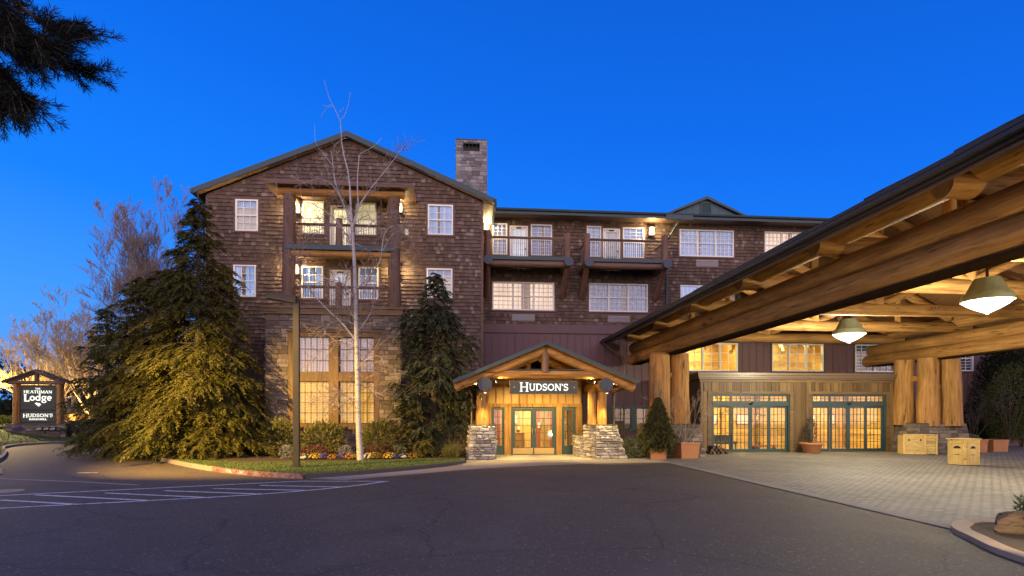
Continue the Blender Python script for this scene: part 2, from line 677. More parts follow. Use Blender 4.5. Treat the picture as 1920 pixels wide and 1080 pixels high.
def window(par, x0, x1, z0, z1, Y, cov, sashes=1, rows=2, cols=3, double=True, casing='trim_brown', frame='white', fw=.07, label=None, rows2=None, cas_w=.10):
    """framed window with muntins, panes and its covering; part of par"""
    fr = MB()
    yo, yi = Y - .05, Y + .10
    fr.box(x0, x1, yo, yi, z0, z0 + fw)
    fr.box(x0, x1, yo, yi, z1 - fw, z1)
    fr.box(x0, x0 + fw, yo, yi, z0 + fw, z1 - fw)
    fr.box(x1 - fw, x1, yo, yi, z0 + fw, z1 - fw)
    sw = (x1 - x0) / sashes
    zm = z0 + (z1 - z0) * .5
    for i in range(sashes):
        a, b = x0 + i * sw, x0 + (i + 1) * sw
        if i:
            fr.box(a - .05, a + .05, yo + .004, yi, z0 + fw, z1 - fw)
        a2, b2 = a + (fw if i == 0 else .05), b - (fw if i == sashes - 1 else .05)
        halves = [(z0 + fw, zm - .028), (zm + .028, z1 - fw)] if double else [(z0 + fw, z1 - fw)]
        if double:
            fr.box(a2, b2, yo + .012, yi - .01, zm - .028, zm + .028)
        for hi, (c, d) in enumerate(halves):
            rr = rows if (hi == 0 or rows2 is None) else rows2
            for k in range(1, cols):
                x = a2 + (b2 - a2) * k / cols
                fr.box(x - .015, x + .015, Y + .002, Y + .034, c, d)
            for k in range(1, rr):
                z = c + (d - c) * k / rr
                fr.box(a2, b2, Y + .004, Y + .032, z - .015, z + .015)
    o = fr.build('window', M[frame], par)
    if label:
        o['label'] = label
    if casing:
        cs = MB()
        w = cas_w
        cs.box(x0 - w, x1 + w, Y - .045, Y + .01, z1, z1 + w)
        cs.box(x0 - w - .03, x1 + w + .03, Y - .075, Y + .01, z0 - w * .8, z0)
        cs.box(x0 - w, x0, Y - .045, Y + .01, z0, z1)
        cs.box(x1, x1 + w, Y - .045, Y + .01, z0, z1)
        cs.build('casing', M[casing], o)
    pn = MB()
    pn.face((x0 + .02, Y + .05, z0 + .02), (x1 - .02, Y + .05, z0 + .02), (x1 - .02, Y + .05, z1 - .02), (x0 + .02, Y + .05, z1 - .02))
    pn.build('pane', M['glass'], o)
    if cov == 'c_pale':
        cov = 'c_sky'
        cu = MB()
        k = z0 + (z1 - z0) * .76
        cu.box(x0 + .01, x1 - .01, Y + .12, Y + .135, z0, k)
        cu.box(x0 + .01, x1 - .01, Y + .115, Y + .14, k, k + .03)
        cu.build('blind', M['c_pale'], o)
    if cov:
        cu = MB()
        nseg = max(6, int((x1 - x0) / .05))
        gapc, gapw = x0 + (x1 - x0) * RNG.uniform(.35, .65), (x1 - x0) * RNG.choice((0, .05, .08, .14))
        if cov not in ('c_sky', 'c_peach'):
            gapw = 0
        if gapw:
            dk = MB()
            dk.face((x0 - .05, Y + .33, z0 - .06), (x1 + .05, Y + .33, z0 - .06), (x1 + .05, Y + .33, z1 + .06), (x0 - .05, Y + .33, z1 + .06))
            dk.build('room_back', M['c_dim'], o)
        for i in range(nseg):
            if gapw and abs(x0 - .05 + (x1 - x0 + .1) * (i + .5) / nseg - gapc) < gapw / 2:
                continue
            a = x0 - .05 + (x1 - x0 + .1) * i / nseg
            b = x0 - .05 + (x1 - x0 + .1) * (i + 1) / nseg
            ya, yb = (Y + .19 + .006 * (i % 2), Y + .19 + .006 * ((i + 1) % 2))
            cu.face((a, ya, z0 - .06), (b, yb, z0 - .06), (b, yb, z1 + .06), (a, ya, z1 + .06))
        cu.build('curtain', M[cov], o)
        rv = MB()
        rv.box(x0 - .06, x0 - .005, Y + .005, Y + .345, z0 - .06, z1 + .06)
        rv.box(x1 + .005, x1 + .06, Y + .005, Y + .345, z0 - .06, z1 + .06)
        rv.box(x0 - .005, x1 + .005, Y + .005, Y + .345, z1 + .005, z1 + .06)
        rv.box(x0 - .005, x1 + .005, Y + .005, Y + .345, z0 - .06, z0 - .005)
        rv.build('reveal', M['trim_brown'], o)
    return o


# ------------------------------------------------------------------ lettering (own stroke serif)
def arc(cx, cy, rx, ry, a0, a1, n=10):
    return [(cx + rx * cos(radians(a0 + (a1 - a0) * i / n)), cy + ry * sin(radians(a0 + (a1 - a0) * i / n))) for i in range(n + 1)]


TK, TN = .17, .085
GLYPH = {  # width, [(polyline, thickness)]
    'H': (.82, [([(.16, 0), (.16, 1)], TK), ([(.66, 0), (.66, 1)], TK), ([(.16, .5), (.66, .5)], TN), ([(.02, .03), (.30, .03)], .06), ([(.02, .97), (.30, .97)], .06), ([(.52, .03), (.80, .03)], .06), ([(.52, .97), (.80, .97)], .06)]),
    'U': (.80, [([(.16, 1), (.16, .3)] + arc(.40, .3, .24, .28, 180, 360) + [(.64, 1)], .13), ([(.02, .97), (.30, .97)], .06), ([(.50, .97), (.78, .97)], .06)]),
    'D': (.80, [([(.17, 0), (.17, 1)], TK), ([(.17, .96)] + arc(.36, .5, .34, .46, 90, -90) + [(.17, .04)], .12), ([(.02, .03), (.30, .03)], .06), ([(.02, .97), (.30, .97)], .06)]),
    'S': (.62, [(arc(.31, .74, .20, .22, 30, 250, 10) + arc(.31, .27, .22, .23, 80, -150, 10), .13), ([(.52, .98), (.50, .74)], .06), ([(.09, .02), (.11, .28)], .06)]),
    'O': (.86, [(arc(.43, .5, .33, .44, 0, 360, 24), .14)]),
    'N': (.86, [([(.16, 0), (.16, 1)], .09), ([(.70, 0), (.70, 1)], .09), ([(.14, 1), (.70, 0)], TK), ([(.02, .03), (.30, .03)], .06), ([(.02, .97), (.2, .97)], .06), ([(.56, .97), (.84, .97)], .06)]),
    "'": (.20, [([(.12, 1), (.07, .74)], .11)]),
    'T': (.74, [([(.37, 0), (.37, 1)], TK), ([(.04, .95), (.70, .95)], .09), ([(.06, .98), (.06, .78)], .06), ([(.68, .98), (.68, .78)], .06), ([(.22, .03), (.52, .03)], .06)]),
    'E': (.66, [([(.16, 0), (.16, 1)], TK), ([(.16, .95), (.58, .95)], TN), ([(.16, .5), (.48, .5)], TN), ([(.16, .05), (.60, .05)], TN)]),
    'A': (.86, [([(.10, 0), (.42, 1)], .09), ([(.42, 1), (.74, 0)], TK), ([(.22, .36), (.64, .36)], .08), ([(.0, .03), (.22, .03)], .06), ([(.60, .03), (.88, .03)], .06)]),
    'M': (1.0, [([(.14, 0), (.16, 1)], .09), ([(.16, 1), (.48, .06)], TK), ([(.48, .06), (.82, 1)], .09), ([(.82, 1), (.84, 0)], TK), ([(.02, .03), (.26, .03)], .06), ([(.70, .03), (.98, .03)], .06)]),
    'L': (.64, [([(.16, 0), (.16, 1)], .2), ([(.16, .06), (.60, .06)], .12), ([(.59, 0), (.59, .28)], .07), ([(.0, .97), (.32, .97)], .07)]),
    'o': (.66, [(arc(.33, .33, .23, .28, 0, 360, 20), .15)]),
    'd': (.70, [(arc(.31, .33, .22, .28, 0, 360, 20), .14), ([(.53, 0), (.53, 1.0)], .16), ([(.40, .98), (.54, .98)], .06)]),
    'g': (.66, [(arc(.31, .40, .20, .22, 0, 360, 18), .13), (arc(.32, -.12, .24, .16, 0, 360, 18), .11), ([(.46, .55), (.62, .66)], .1), ([(.2, .2), (.16, .06), (.4, .04)], .09)]),
    'e': (.62, [([(.10, .36), (.52, .36)] + arc(.31, .34, .21, .28, 0, 310, 16), .13)]),
    'B': (.70, [([(.17, 0), (.17, 1)], TK), ([(.17, .96)] + arc(.36, .74, .22, .22, 90, -90, 8) + [(.17, .52)], .11), ([(.17, .52)] + arc(.38, .27, .25, .24, 90, -90, 8) + [(.17, .04)], .11)]),
    'R': (.76, [([(.17, 0), (.17, 1)], TK), ([(.17, .96)] + arc(.38, .72, .23, .24, 90, -90, 8) + [(.17, .48)], .11), ([(.36, .48), (.70, .02)], .15)]),
    '&': (.74, [([(.66, .05), (.24, .66)] + arc(.34, .80, .14, .16, 200, -20, 8) + [(.14, .34)] + arc(.30, .22, .18, .19, 160, 330, 8) + [(.66, .48)], .11)]),
    'G': (.82, [(arc(.42, .5, .32, .44, 40, 330, 18), .13), ([(.70, .42), (.70, .06)], .13), ([(.50, .42), (.80, .42)], .07)]),
    'I': (.36, [([(.18, 0), (.18, 1)], TK), ([(.04, .03), (.32, .03)], .06), ([(.04, .97), (.32, .97)], .06)]),
    'F': (.62, [([(.16, 0), (.16, 1)], TK), ([(.16, .95), (.58, .95)], TN), ([(.16, .52), (.46, .52)], TN)]),
    ' ': (.4, []),
}


def text_width(s, caps=None):
    return sum(GLYPH[c][0] for c in s)


def letters(mb, s, place, height, x0, width, z0, depth=.02, big_first=1.0):
    """strokes of s laid in a plane; place(u, v, out) gives the point, out towards the reader"""
    ws = [GLYPH[c][0] * (big_first if i == 0 else 1) for i, c in enumerate(s)]
    k = width / sum(ws)
    x = x0
    j = 0
    for i, c in enumerate(s):
        f = big_first if i == 0 else 1.0
        for line, th in GLYPH[c][1]:
            pts = [(x + p[0] * k * f, z0 + (p[1] - (0.13 if (f > 1) else 0)) * height * f) for p in line]
            t = th * min(k, height) * .5 * (1.15 if f > 1 else 1.0)
            for (a, b) in zip(pts, pts[1:]):
                dx, dz = b[0] - a[0], b[1] - a[1]
                ll = sqrt(dx * dx + dz * dz) or 1e-6
                dx, dz = dx / ll, dz / ll
                e = t * .35 if len(pts) > 2 else 0
                a2 = (a[0] - dx * e, a[1] - dz * e)
                b2 = (b[0] + dx * e, b[1] + dz * e)
                q = [(a2[0] - dz * t, a2[1] + dx * t), (a2[0] + dz * t, a2[1] - dx * t), (b2[0] + dz * t, b2[1] - dx * t), (b2[0] - dz * t, b2[1] + dx * t)]
                o = depth + .0006 * (j % 9)
                j += 1
                n0 = len(mb.v)
                mb.v += [tuple(place(u, v, 0)) for u, v in q] + [tuple(place(u, v, o)) for u, v in q]
                mb.f += [(n0 + 4, n0 + 5, n0 + 6, n0 + 7)] + [(n0 + m, n0 + (m + 1) % 4, n0 + 4 + (m + 1) % 4, n0 + 4 + m) for m in range(4)]
        x += ws[i] * k


# ================================================================== GROUND
def ground_mats():
    m, n = mat('asphalt')
    v = pos(n)
    big = noise(n, v, .22, 4)
    fine = noise(n, v, 55, 3, .7)
    spk = n.add('ShaderNodeTexVoronoi', i={'Vector': v, 'Scale': 34}).outputs['Color']
    sv = n.add('ShaderNodeSeparateColor', i={0: spk}).outputs[0]
    c = n.ramp(fine, [(.30, (.022, .017, .012)), (.72, (.135, .104, .074))])
    b = n.math('MULTIPLY_ADD', big, .8, .6)
    c = n.mix(1.0, c, n.add('ShaderNodeCombineColor', i={0: b, 1: b, 2: b}), 'MULTIPLY')
    c = n.mix(n.ramp(sv, [(.955, (0, 0, 0)), (.975, (1, 1, 1))]), c, (.165, .14, .12))
    patch = n.ramp(noise(n, v, .5, 5, .6, 1.2), [(.50, (0, 0, 0)), (.64, (1, 1, 1))])
    c = n.mix(n.math('MULTIPLY', patch, .4), c, (.105, .086, .074))
    # hairline cracks, darker sealed strips and oil drips
    wv = n.add('ShaderNodeVectorMath', operation='ADD', i={0: v, 1: n.add('ShaderNodeTexNoise', i={'Vector': v, 'Scale': .7, 'Detail': 6}).outputs[1]})
    ck = n.add('ShaderNodeTexVoronoi', feature='DISTANCE_TO_EDGE', i={'Vector': wv, 'Scale': .21})
    cr = n.ramp(ck.outputs[0], [(.0, (1, 1, 1)), (.007, (0, 0, 0))])
    c = n.mix(n.math('MULTIPLY', cr, .55), c, (.012, .010, .010))
    oil = n.add('ShaderNodeTexVoronoi', i={'Vector': wv, 'Scale': .55})
    orr = n.ramp(oil.outputs['Distance'], [(.05, (1, 1, 1)), (.16, (0, 0, 0))])
    c = n.mix(n.math('MULTIPLY', n.math('MULTIPLY', orr, noise(n, v, 3, 4)), .8), c, (.018, .015, .015))
    finish(n, principled(n, c, n.math('MULTIPLY_ADD', big, .2, .62), n.math('ADD', fine, n.math('MULTIPLY', sv, .4)), .8, .014, 0, .4))
    M['asphalt'] = m
    m, n = mat('concrete_pavers')
    v = pos(n)
    jv = n.add('ShaderNodeVectorMath', operation='SCALE', i={0: n.add('ShaderNodeTexNoise', i={'Vector': v, 'Scale': 2.3, 'Detail': 3}).outputs[1], 3: .07})
    v2 = n.add('ShaderNodeVectorMath', operation='ADD', i={0: v, 1: jv})
    br = n.add('ShaderNodeTexBrick', offset=.5, i={'Vector': v2, 'Color1': (.205, .182, .155, 1), 'Color2': (.265, .24, .205, 1), 'Mortar': (.045, .04, .035, 1), 'Scale': 1.0, 'Mortar Size': .014, 'Mortar Smooth': .3, 'Bias': 0, 'Brick Width': .26, 'Row Height': .13})
    nz = noise(n, v, .5, 5)
    k = n.math('MULTIPLY_ADD', nz, .9, .52)
    k = n.math('MULTIPLY', k, n.math('MULTIPLY_ADD', noise(n, v, 4.5, 5, .7), .8, .6))
    c = n.mix(1.0, br.outputs[0], n.add('ShaderNodeCombineColor', i={0: k, 1: k, 2: k}), 'MULTIPLY')
    h = n.math('ADD', n.math('MULTIPLY', br.outputs['Fac'], -1.0), n.math('MULTIPLY', noise(n, v, 12, 4), .4))
    finish(n, principled(n, c, .72, h, .8, .02, 0, .35))
    M['pavers'] = m
    M['concrete'] = plain('concrete', (.22, .19, .17), .85, 0, .3, 3, .3)
    M['concrete_pale'] = plain('pale_concrete', (.36, .32, .28), .85, 0, .3, 3, .3)
    M['kerb'] = plain('kerb_concrete', (.30, .235, .175), .85, 0, .35, 5, .3)
    M['kerb_dark'] = plain('dirty_kerb', (.06, .052, .05), .9, 0, .4, 5, .3)
    m, n = mat('red_kerb_paint')
    v = pos(n)
    w = n.ramp(noise(n, v, 7, 6, .7), [(.42, (.24, .195, .16)), (.56, (.17, .045, .036))])
    finish(n, principled(n, w, .7, noise(n, v, 20, 4), .3))
    M['kerb_red'] = m
    m, n = mat('worn_road_paint')
    v = pos(n)
    w = n.ramp(noise(n, v, 9, 6, .75), [(.36, (.10, .095, .095)), (.50, (.66, .65, .64))])
    finish(n, principled(n, w, .7, noise(n, v, 50, 3), .3))
    M['paint'] = m
    M['lawn'] = plain('lawn_turf', (.040, .075, .016), .95, 0, .45, 9, .6)
    m, n = mat('grass_blades')
    c = n.ramp(rnd_island(n), [(0, (.035, .085, .012)), (.6, (.07, .135, .022)), (1, (.12, .16, .04))])
    c = n.mix(noise(n, pos(n), .9, 3), c, (.10, .11, .035))
    finish(n, principled(n, c, .6, spec=.3))
    M['grass'] = m


ground_mats()


def sheet(name, poly, z, m, kind='structure'):
    mb = MB()
    mb.face(*[(p[0], p[1], z) for p in poly])
    return tag(mb.build(name, M[m]), kind=kind)


def strip(pts, w):
    """left and right offset of an XY polyline"""
    L, R = [], []
    for i, p in enumerate(pts):
        a, b = V(pts[max(i - 1, 0)][:2]), V(pts[min(i + 1, len(pts) - 1)][:2])
        d = (b - a).normalized()
        nrm = V((-d.y, d.x))
        L.append((p[0] + nrm.x * w / 2, p[1] + nrm.y * w / 2))
        R.append((p[0] - nrm.x * w / 2, p[1] - nrm.y * w / 2))
    return L, R


def smooth_line(pts, n=8):
    out = []
    for i in range(len(pts) - 1):
        p0, p1, p2, p3 = (V(pts[max(0, i - 1)][:2]), V(pts[i][:2]), V(pts[i + 1][:2]), V(pts[min(len(pts) - 1, i + 2)][:2]))
        for k in range(n):
            t = k / n
            out.append(.5 * ((2 * p1) + (p2 - p0) * t + (2 * p0 - 5 * p1 + 4 * p2 - p3) * t * t + (3 * p1 - p0 - 3 * p2 + p3) * t ** 3))
    out.append(V(pts[-1][:2]))
    return out


def kerb_solid(name, pts, w, h, m, kind='structure'):
    L, R = strip(pts, w)
    mb = MB()
    b = 0
    for l, r in zip(L, R):
        mb.v += [(l[0], l[1], -.05), (l[0], l[1], h), (r[0], r[1], h - .01), (r[0], r[1], -.05)]
    for i in range(len(L) - 1):
        for k in range(3):
            mb.f.append((i * 4 + k, i * 4 + k + 1, i * 4 + 4 + k + 1, i * 4 + 4 + k))
    e = len(L) * 4 - 4
    mb.f += [(3, 2, 1, 0), (e, e + 1, e + 2, e + 3)]
    o = mb.build(name, M[m])
    return tag(o, kind=kind)


def build_ground():
    sheet('ground', [(-400, -60), (400, -60), (400, 500), (-400, 500)], -.012, 'asphalt')
    # porte-cochere paving
    sheet('paving', [(8.45, 5.0), (40, 5.0), (40, 31.9), (8.45, 31.9)], .004, 'pavers')
    sheet('paving_edge', [(8.12, 5.0), (8.446, 5.0), (8.446, 21.9), (8.12, 21.9)], .0045, 'concrete')
    # walk in front of the restaurant entrance
    edge = smooth_line([(-3.4, 17.0), (-1.2, 18.8), (.6, 20.2), (3.6, 21.5), (7.0, 22.2), (8.446, 22.0)], 6)
    walk = [tuple(p) for p in edge] + [(8.446, 31.9), (.1, 31.9), (.1, 22.7), (-.87, 20.95), (-2.84, 18.9), (-3.73, 18.1), (-4.6, 17.55)]
    sheet('walk', walk, -.004, 'concrete')
    sheet('entrance_slab', [(1.45, 23.9), (5.6, 23.9), (7.9, 25.2), (7.9, 31.8), (.3, 31.8), (.3, 25.2)], .006, 'concrete_pale')
    # planted bed kerb: buff, painted red, then dark
    line = smooth_line([(-22, 44), (-18.3, 33.3), (-12.73, 25.43), (-9.9, 21.9), (-7.87, 19.77), (-6.3, 18.5), (-4.69, 17.57)], 7)
    k = int(len(line) * .62)
    kerb_solid('kerb', line[:k + 1], .16, .13, 'kerb')
    kerb_solid('kerb', line[k:], .16, .132, 'kerb_red')
    dark = smooth_line([(-4.69, 17.57), (-3.73, 18.2), (-2.84, 18.95), (-.87, 20.95), (.15, 22.7)], 6)
    kerb_solid('kerb', dark, .14, .125, 'kerb_dark')
    bed = [tuple(p) for p in line] + [tuple(p) for p in dark[1:]] + [(.2, 27.1), (1.05, 29.0), (-12.35, 29.1), (-12.4, 44)]
    sheet('planting_bed', bed, .10, 'soil')
    inner = [(-13.2, 26.6), (-11.5, 24.6), (-9.6, 23.0), (-7.5, 22.3), (-4.6, 22.6), (-2.4, 23.2), (-.6, 23.5), (.1, 23.4)]
    front = [tuple(p) for p in line if p.y < 26.5] + [tuple(p) for p in dark[1:]]
    lawn_poly = front + [tuple(p) for p in reversed(smooth_line(inner, 4))]
    sheet('lawn', lawn_poly, .112, 'lawn')
    g = MB()
    # grass blades over the near lawn
    xs = [p[0] for p in lawn_poly]
    ys = [p[1] for p in lawn_poly]

    def inside(x, y):
        c = False
        j = len(lawn_poly) - 1
        for i in range(len(lawn_poly)):
            a, b = lawn_poly[i], lawn_poly[j]
            if (a[1] > y) != (b[1] > y) and x < (b[0] - a[0]) * (y - a[1]) / (b[1] - a[1]) + a[0]:
                c = not c
            j = i
        return c
    r = RNG
    cnt = 0
    while cnt < 30000:
        x, y = r.uniform(min(xs), max(xs)), r.uniform(min(ys), max(ys))
        if not inside(x, y):
            continue
        cnt += 1
        a = r.uniform(0, 6.28)
        h = r.uniform(.025, .06)
        w = .010
        g.face((x - cos(a) * w, y - sin(a) * w, .11), (x + cos(a) * w, y + sin(a) * w, .11), (x + r.uniform(-.03, .03), y + r.uniform(-.03, .03), .11 + h))
    tag(g.build('grass', M['grass']), 'short mown grass of the strip between kerb and flower bed', 'grass', kind='stuff')
    # far lawn on the left, a rising bank
    edge = smooth_line([(-15.0, 20.0), (-17.6, 23.0), (-19.6, 26.2), (-22.6, 30.5), (-26.0, 35.0), (-27.3, 38.5), (-26.6, 42.0), (-24.2, 46.5)], 7)
    kerb_solid('kerb', edge, .16, .13, 'kerb')
    mb = MB()
    rows = [(0, .11), (1.2, .2), (3, .52), (5, .86), (8, 1.05), (14, 1.15), (40, 1.2)]
    for d, z in rows:
        for i, p in enumerate(edge):
            a, b = edge[max(i - 1, 0)], edge[min(i + 1, len(edge) - 1)]
            t = (b - a).normalized()
            nx, ny = -t.y * .8 - .45, t.x * .6 + .1
            l = sqrt(nx * nx + ny * ny)
            mb.v.append((p.x + nx / l * d, p.y + ny / l * d, z))
    nE = len(edge)
    for j in range(len(rows) - 1):
        for i in range(nE - 1):
            mb.f.append((j * nE + i, j * nE + i + 1, (j + 1) * nE + i + 1, (j + 1) * nE + i))
    tag(mb.build('lawn_bank', M['lawn'], smooth=True), kind='structure')
    g = MB()
    for _ in range(16000):
        q = edge[r.randrange(nE - 1)]
        i = r.randrange(nE - 1)
        s, d = r.random(), r.uniform(0, 7.5)
        a, b = edge[i], edge[i + 1]
        t = (b - a).normalized()
        nx, ny = -t.y * .8 - .45, t.x * .6 + .1
        l = sqrt(nx * nx + ny * ny)
        x, y = a.x + (b.x - a.x) * s + nx / l * d, a.y + (b.y - a.y) * s + ny / l * d
        z = .11
        for (d0, z0), (d1, z1) in zip(rows, rows[1:]):
            if d0 <= d <= d1:
                z = z0 + (z1 - z0) * (d - d0) / (d1 - d0)
        aa = r.uniform(0, 6.28)
        w = .02
        g.face((x - cos(aa) * w, y - sin(aa) * w, z - .01), (x + cos(aa) * w, y + sin(aa) * w, z - .01), (x + r.uniform(-.04, .04), y + r.uniform(-.04, .04), z + r.uniform(.04, .1)))
    tag(g.build('grass', M['grass']), 'mown grass of the bank below the monument sign', 'grass', kind='stuff')
    # painted crosswalk
    C = lambda cx, cy: gr(cx / 2.5263, 800 + cy / 2.5263)
    mb = MB()

    def stripe(a, b, w=.11, z=-.006):
        L, R = strip([a, b], w)
        mb.face((L[0][0], L[0][1], z), (R[0][0], R[0][1], z), (R[1][0], R[1][1], z), (L[1][0], L[1][1], z))
    d0 = (C(1440, 256) - C(0, 325)).normalized()
    stripe(C(0, 325) - d0 * 5, C(1440, 256))
    near = smooth_line([C(0, 385) - d0 * 5, C(0, 385), C(700, 349), C(1240, 318), C(1620, 285), C(1837, 257)], 6)
    L, R = strip(near, .11)
    for i in range(len(near) - 1):
        mb.face((R[i][0], R[i][1], -.0055), (R[i + 1][0], R[i + 1][1], -.0055), (L[i + 1][0], L[i + 1][1], -.0055), (L[i][0], L[i][1], -.0055))
    for a, b in [((0, 346), (370, 367)), ((170, 322), (700, 348)), ((500, 313), (1000, 335)), ((780, 302), (1240, 318)), ((1010, 292), (1440, 300)), ((1230, 277), (1620, 285)), ((1440, 257), (1837, 258))]:
        stripe(C(*a), C(*b), .11, -.005)
    tag(mb.build('crosswalk_markings', M['paint']), kind='structure')
    # concrete drain seam across the side road, pale worn dash and manhole
    L, R = strip([gr(-120, 893), gr(0, 897), gr(150, 903), gr(260, 909)], .14)
    mb = MB()
    for i in range(3):
        mb.face((R[i][0], R[i][1], -.006), (R[i + 1][0], R[i + 1][1], -.006), (L[i + 1][0], L[i + 1][1], -.006), (L[i][0], L[i][1], -.006))
    tag(mb.build('road_seam', M['kerb']), kind='structure')
    L, R = strip([gr(145, 886), gr(183, 886)], .12)
    mb = MB()
    mb.face((R[0][0], R[0][1], -.006), (R[1][0], R[1][1], -.006), (L[1][0], L[1][1], -.006), (L[0][0], L[0][1], -.006))
    tag(mb.build('road_dash', M['paint']), kind='structure')
    p = gr(12, 920)
    mb = MB()
    mb.lathe([(.36, -.02), (.36, -.004), (.31, -.003), (.31, -.006), (.05, -.006)], p.x, p.y, 24)
    for i in range(4):
        for j in range(-2, 3):
            mb.box(p.x - .2 + i * .12, p.x - .12 + i * .12, p.y + j * .1 - .02, p.y + j * .1 + .02, -.006, -.002)
    tag(mb.build('manhole_cover', M['kerb']), 'round rusty manhole cover in the asphalt beside the crosswalk', 'manhole')
    # FIRE LANE lettering on the red kerb
    a, b = gr(417, 889), gr(449, 894)
    i0 = min(range(len(line)), key=lambda i: (line[i] - V((a.x, a.y))).length)
    pA, pB = line[i0 - 1], line[min(i0 + 2, len(line) - 1)]
    t = (pB - pA).normalized()
    o = V((t.y, -t.x))
    st = V((pA.x, pA.y)) + o * .081
    mb = MB()
    letters(mb, 'FIRE LANE', lambda u, v, q: (st.x + t.x * u + o.x * q, st.y + t.y * u + o.y * q, .012 + v), .10, .0, 1.05, 0, .003)
    tag(mb.build('kerb_lettering', M['white']), kind='structure')


build_ground()


# ================================================================== HOTEL BUILDING
def slope_box(mb, x0, z0, x1, z1, y0, y1, t):
    """roof plane: line x0,z0 -> x1,z1 in XZ, thickness t below, from y0 to y1"""
    mb.prism([(x0, z0 - t), (x1, z1 - t), (x1, z1), (x0, z0)], y0, y1)


def lantern(loc, label, group, power=14, lit=True):
    """wall lantern: brown backplate, caged lit glass"""
    x, y, z = loc
    t = empty('wall_lantern', (x, y, z), label, 'wall lamp', group)
    mb = MB()
    mb.box(x - .13, x + .13, y - .02, y, z - .24, z + .24)
    mb.box(x - .16, x + .16, y - .22, y - .02, z + .225, z + .255)
    mb.box(x - .15, x + .15, y - .21, y - .02, z - .255, z - .235)
    for sx in (-.14, .14):
        for yy in (-.20, -.04):
            mb.box(x + sx - .012, x + sx + .012, y + yy - .012, y + yy + .012, z - .235, z + .225)
    mb.build('bracket', M['bronze'], t)
    g = MB()
    g.box(x - .115, x + .115, y - .18, y - .03, z - .23, z + .22)
    g.build('shade', M['lamp_shade'], t)
    lamp('bulb_light', 'POINT', (x, y - .36, z + .02), power, (1, .74, .34), t, .10)
    return t


M['lamp_shade'] = emit('lantern_glass', (1, .82, .45), 5.0)
M['lens'] = emit('pendant_lens', (1, .97, .88), 3.4)


def railing(par, pts, z0, z1, posts=None, n_per_m=9):
    """metal baluster railing along XY points with a log-like top rail"""
    mb, tr = MB(), MB()
    for (xa, ya), (xb, yb) in zip(pts, pts[1:]):
        Ln = sqrt((xb - xa) ** 2 + (yb - ya) ** 2)
        n = max(2, int(Ln * n_per_m))
        for i in range(1, n):
            x, y = xa + (xb - xa) * i / n, ya + (yb - ya) * i / n
            mb.box(x - .011, x + .011, y - .011, y + .011, z0 + .10, z1 - .05)
        mb.bar((xa, ya, z0 + .09), (xb, yb, z0 + .09), .035, .03)
        mb.bar((xa, ya, z1 - .07), (xb, yb, z1 - .07), .03, .03)
        tr.log((xa, ya, z1), (xb, yb, z1), .055, .055, 8, 4)
    o = mb.build('railing', M['rail'], par)
    tr.build('top_rail', M['logd_x'], o, True)
    return o


def balcony_door(par, x0, x1, z0, z1, Y, cov='c_door'):
    fr = MB()
    fr.box(x0, x0 + .08, Y - .03, Y + .1, z0, z1)
    fr.box(x1 - .08, x1, Y - .03, Y + .1, z0, z1)
    fr.box(x0 + .08, x1 - .08, Y - .03, Y + .1, z1 - .08, z1)
    a, b = x0 + .1, x1 - .1
    fr.box(a, a + .10, Y, Y + .06, z0, z1 - .09)
    fr.box(b - .10, b, Y, Y + .06, z0, z1 - .09)
    fr.box(a + .10, b - .10, Y, Y + .06, z0, z0 + .22)
    fr.box(a + .10, b - .10, Y, Y + .06, z1 - .2, z1 - .09)
    for k in (1, 2):
        x = a + .1 + (b - a - .2) * k / 3
        fr.box(x - .011, x + .011, Y + .012, Y + .034, z0 + .22, z1 - .2)
    for k in range(1, 5):
        z = z0 + .22 + (z1 - .2 - z0 - .22) * k / 5
        fr.box(a + .1, b - .1, Y + .014, Y + .032, z - .011, z + .011)
    o = fr.build('balcony_door', M['white'], par)
    h = MB()
    h.lathe([(.03, -.03), (.045, -.02), (.045, .02), (.03, .03)], x1 - .16, Y - .04, 10, z0 + 1.0)
    h.build('handle', M['black'], o)
    h = MB()
    h.bar(((x0 + x1) / 2 - .14, Y - .05, z1 - .12), ((x0 + x1) / 2 + .14, Y - .05, z1 - .12), .06, .06)
    h.build('door_closer', M['black'], o)
    pn = MB()
    pn.face((a, Y + .045, z0 + .1), (b, Y + .045, z0 + .1), (b, Y + .045, z1 - .1), (a, Y + .045, z1 - .1))
    pn.build('pane', M['glass'], o)
    cu = MB()
    for i in range(14):
        p, q = x0 + (x1 - x0) * i / 14, x0 + (x1 - x0) * (i + 1) / 14
        cu.face((p, Y + .17 + .02 * (i % 2), z0), (q, Y + .17 + .02 * ((i + 1) % 2), z0), (q, Y + .17 + .02 * ((i + 1) % 2), z1), (p, Y + .17 + .02 * (i % 2), z1))
    cu.build('curtain', M[cov], o)
    return o


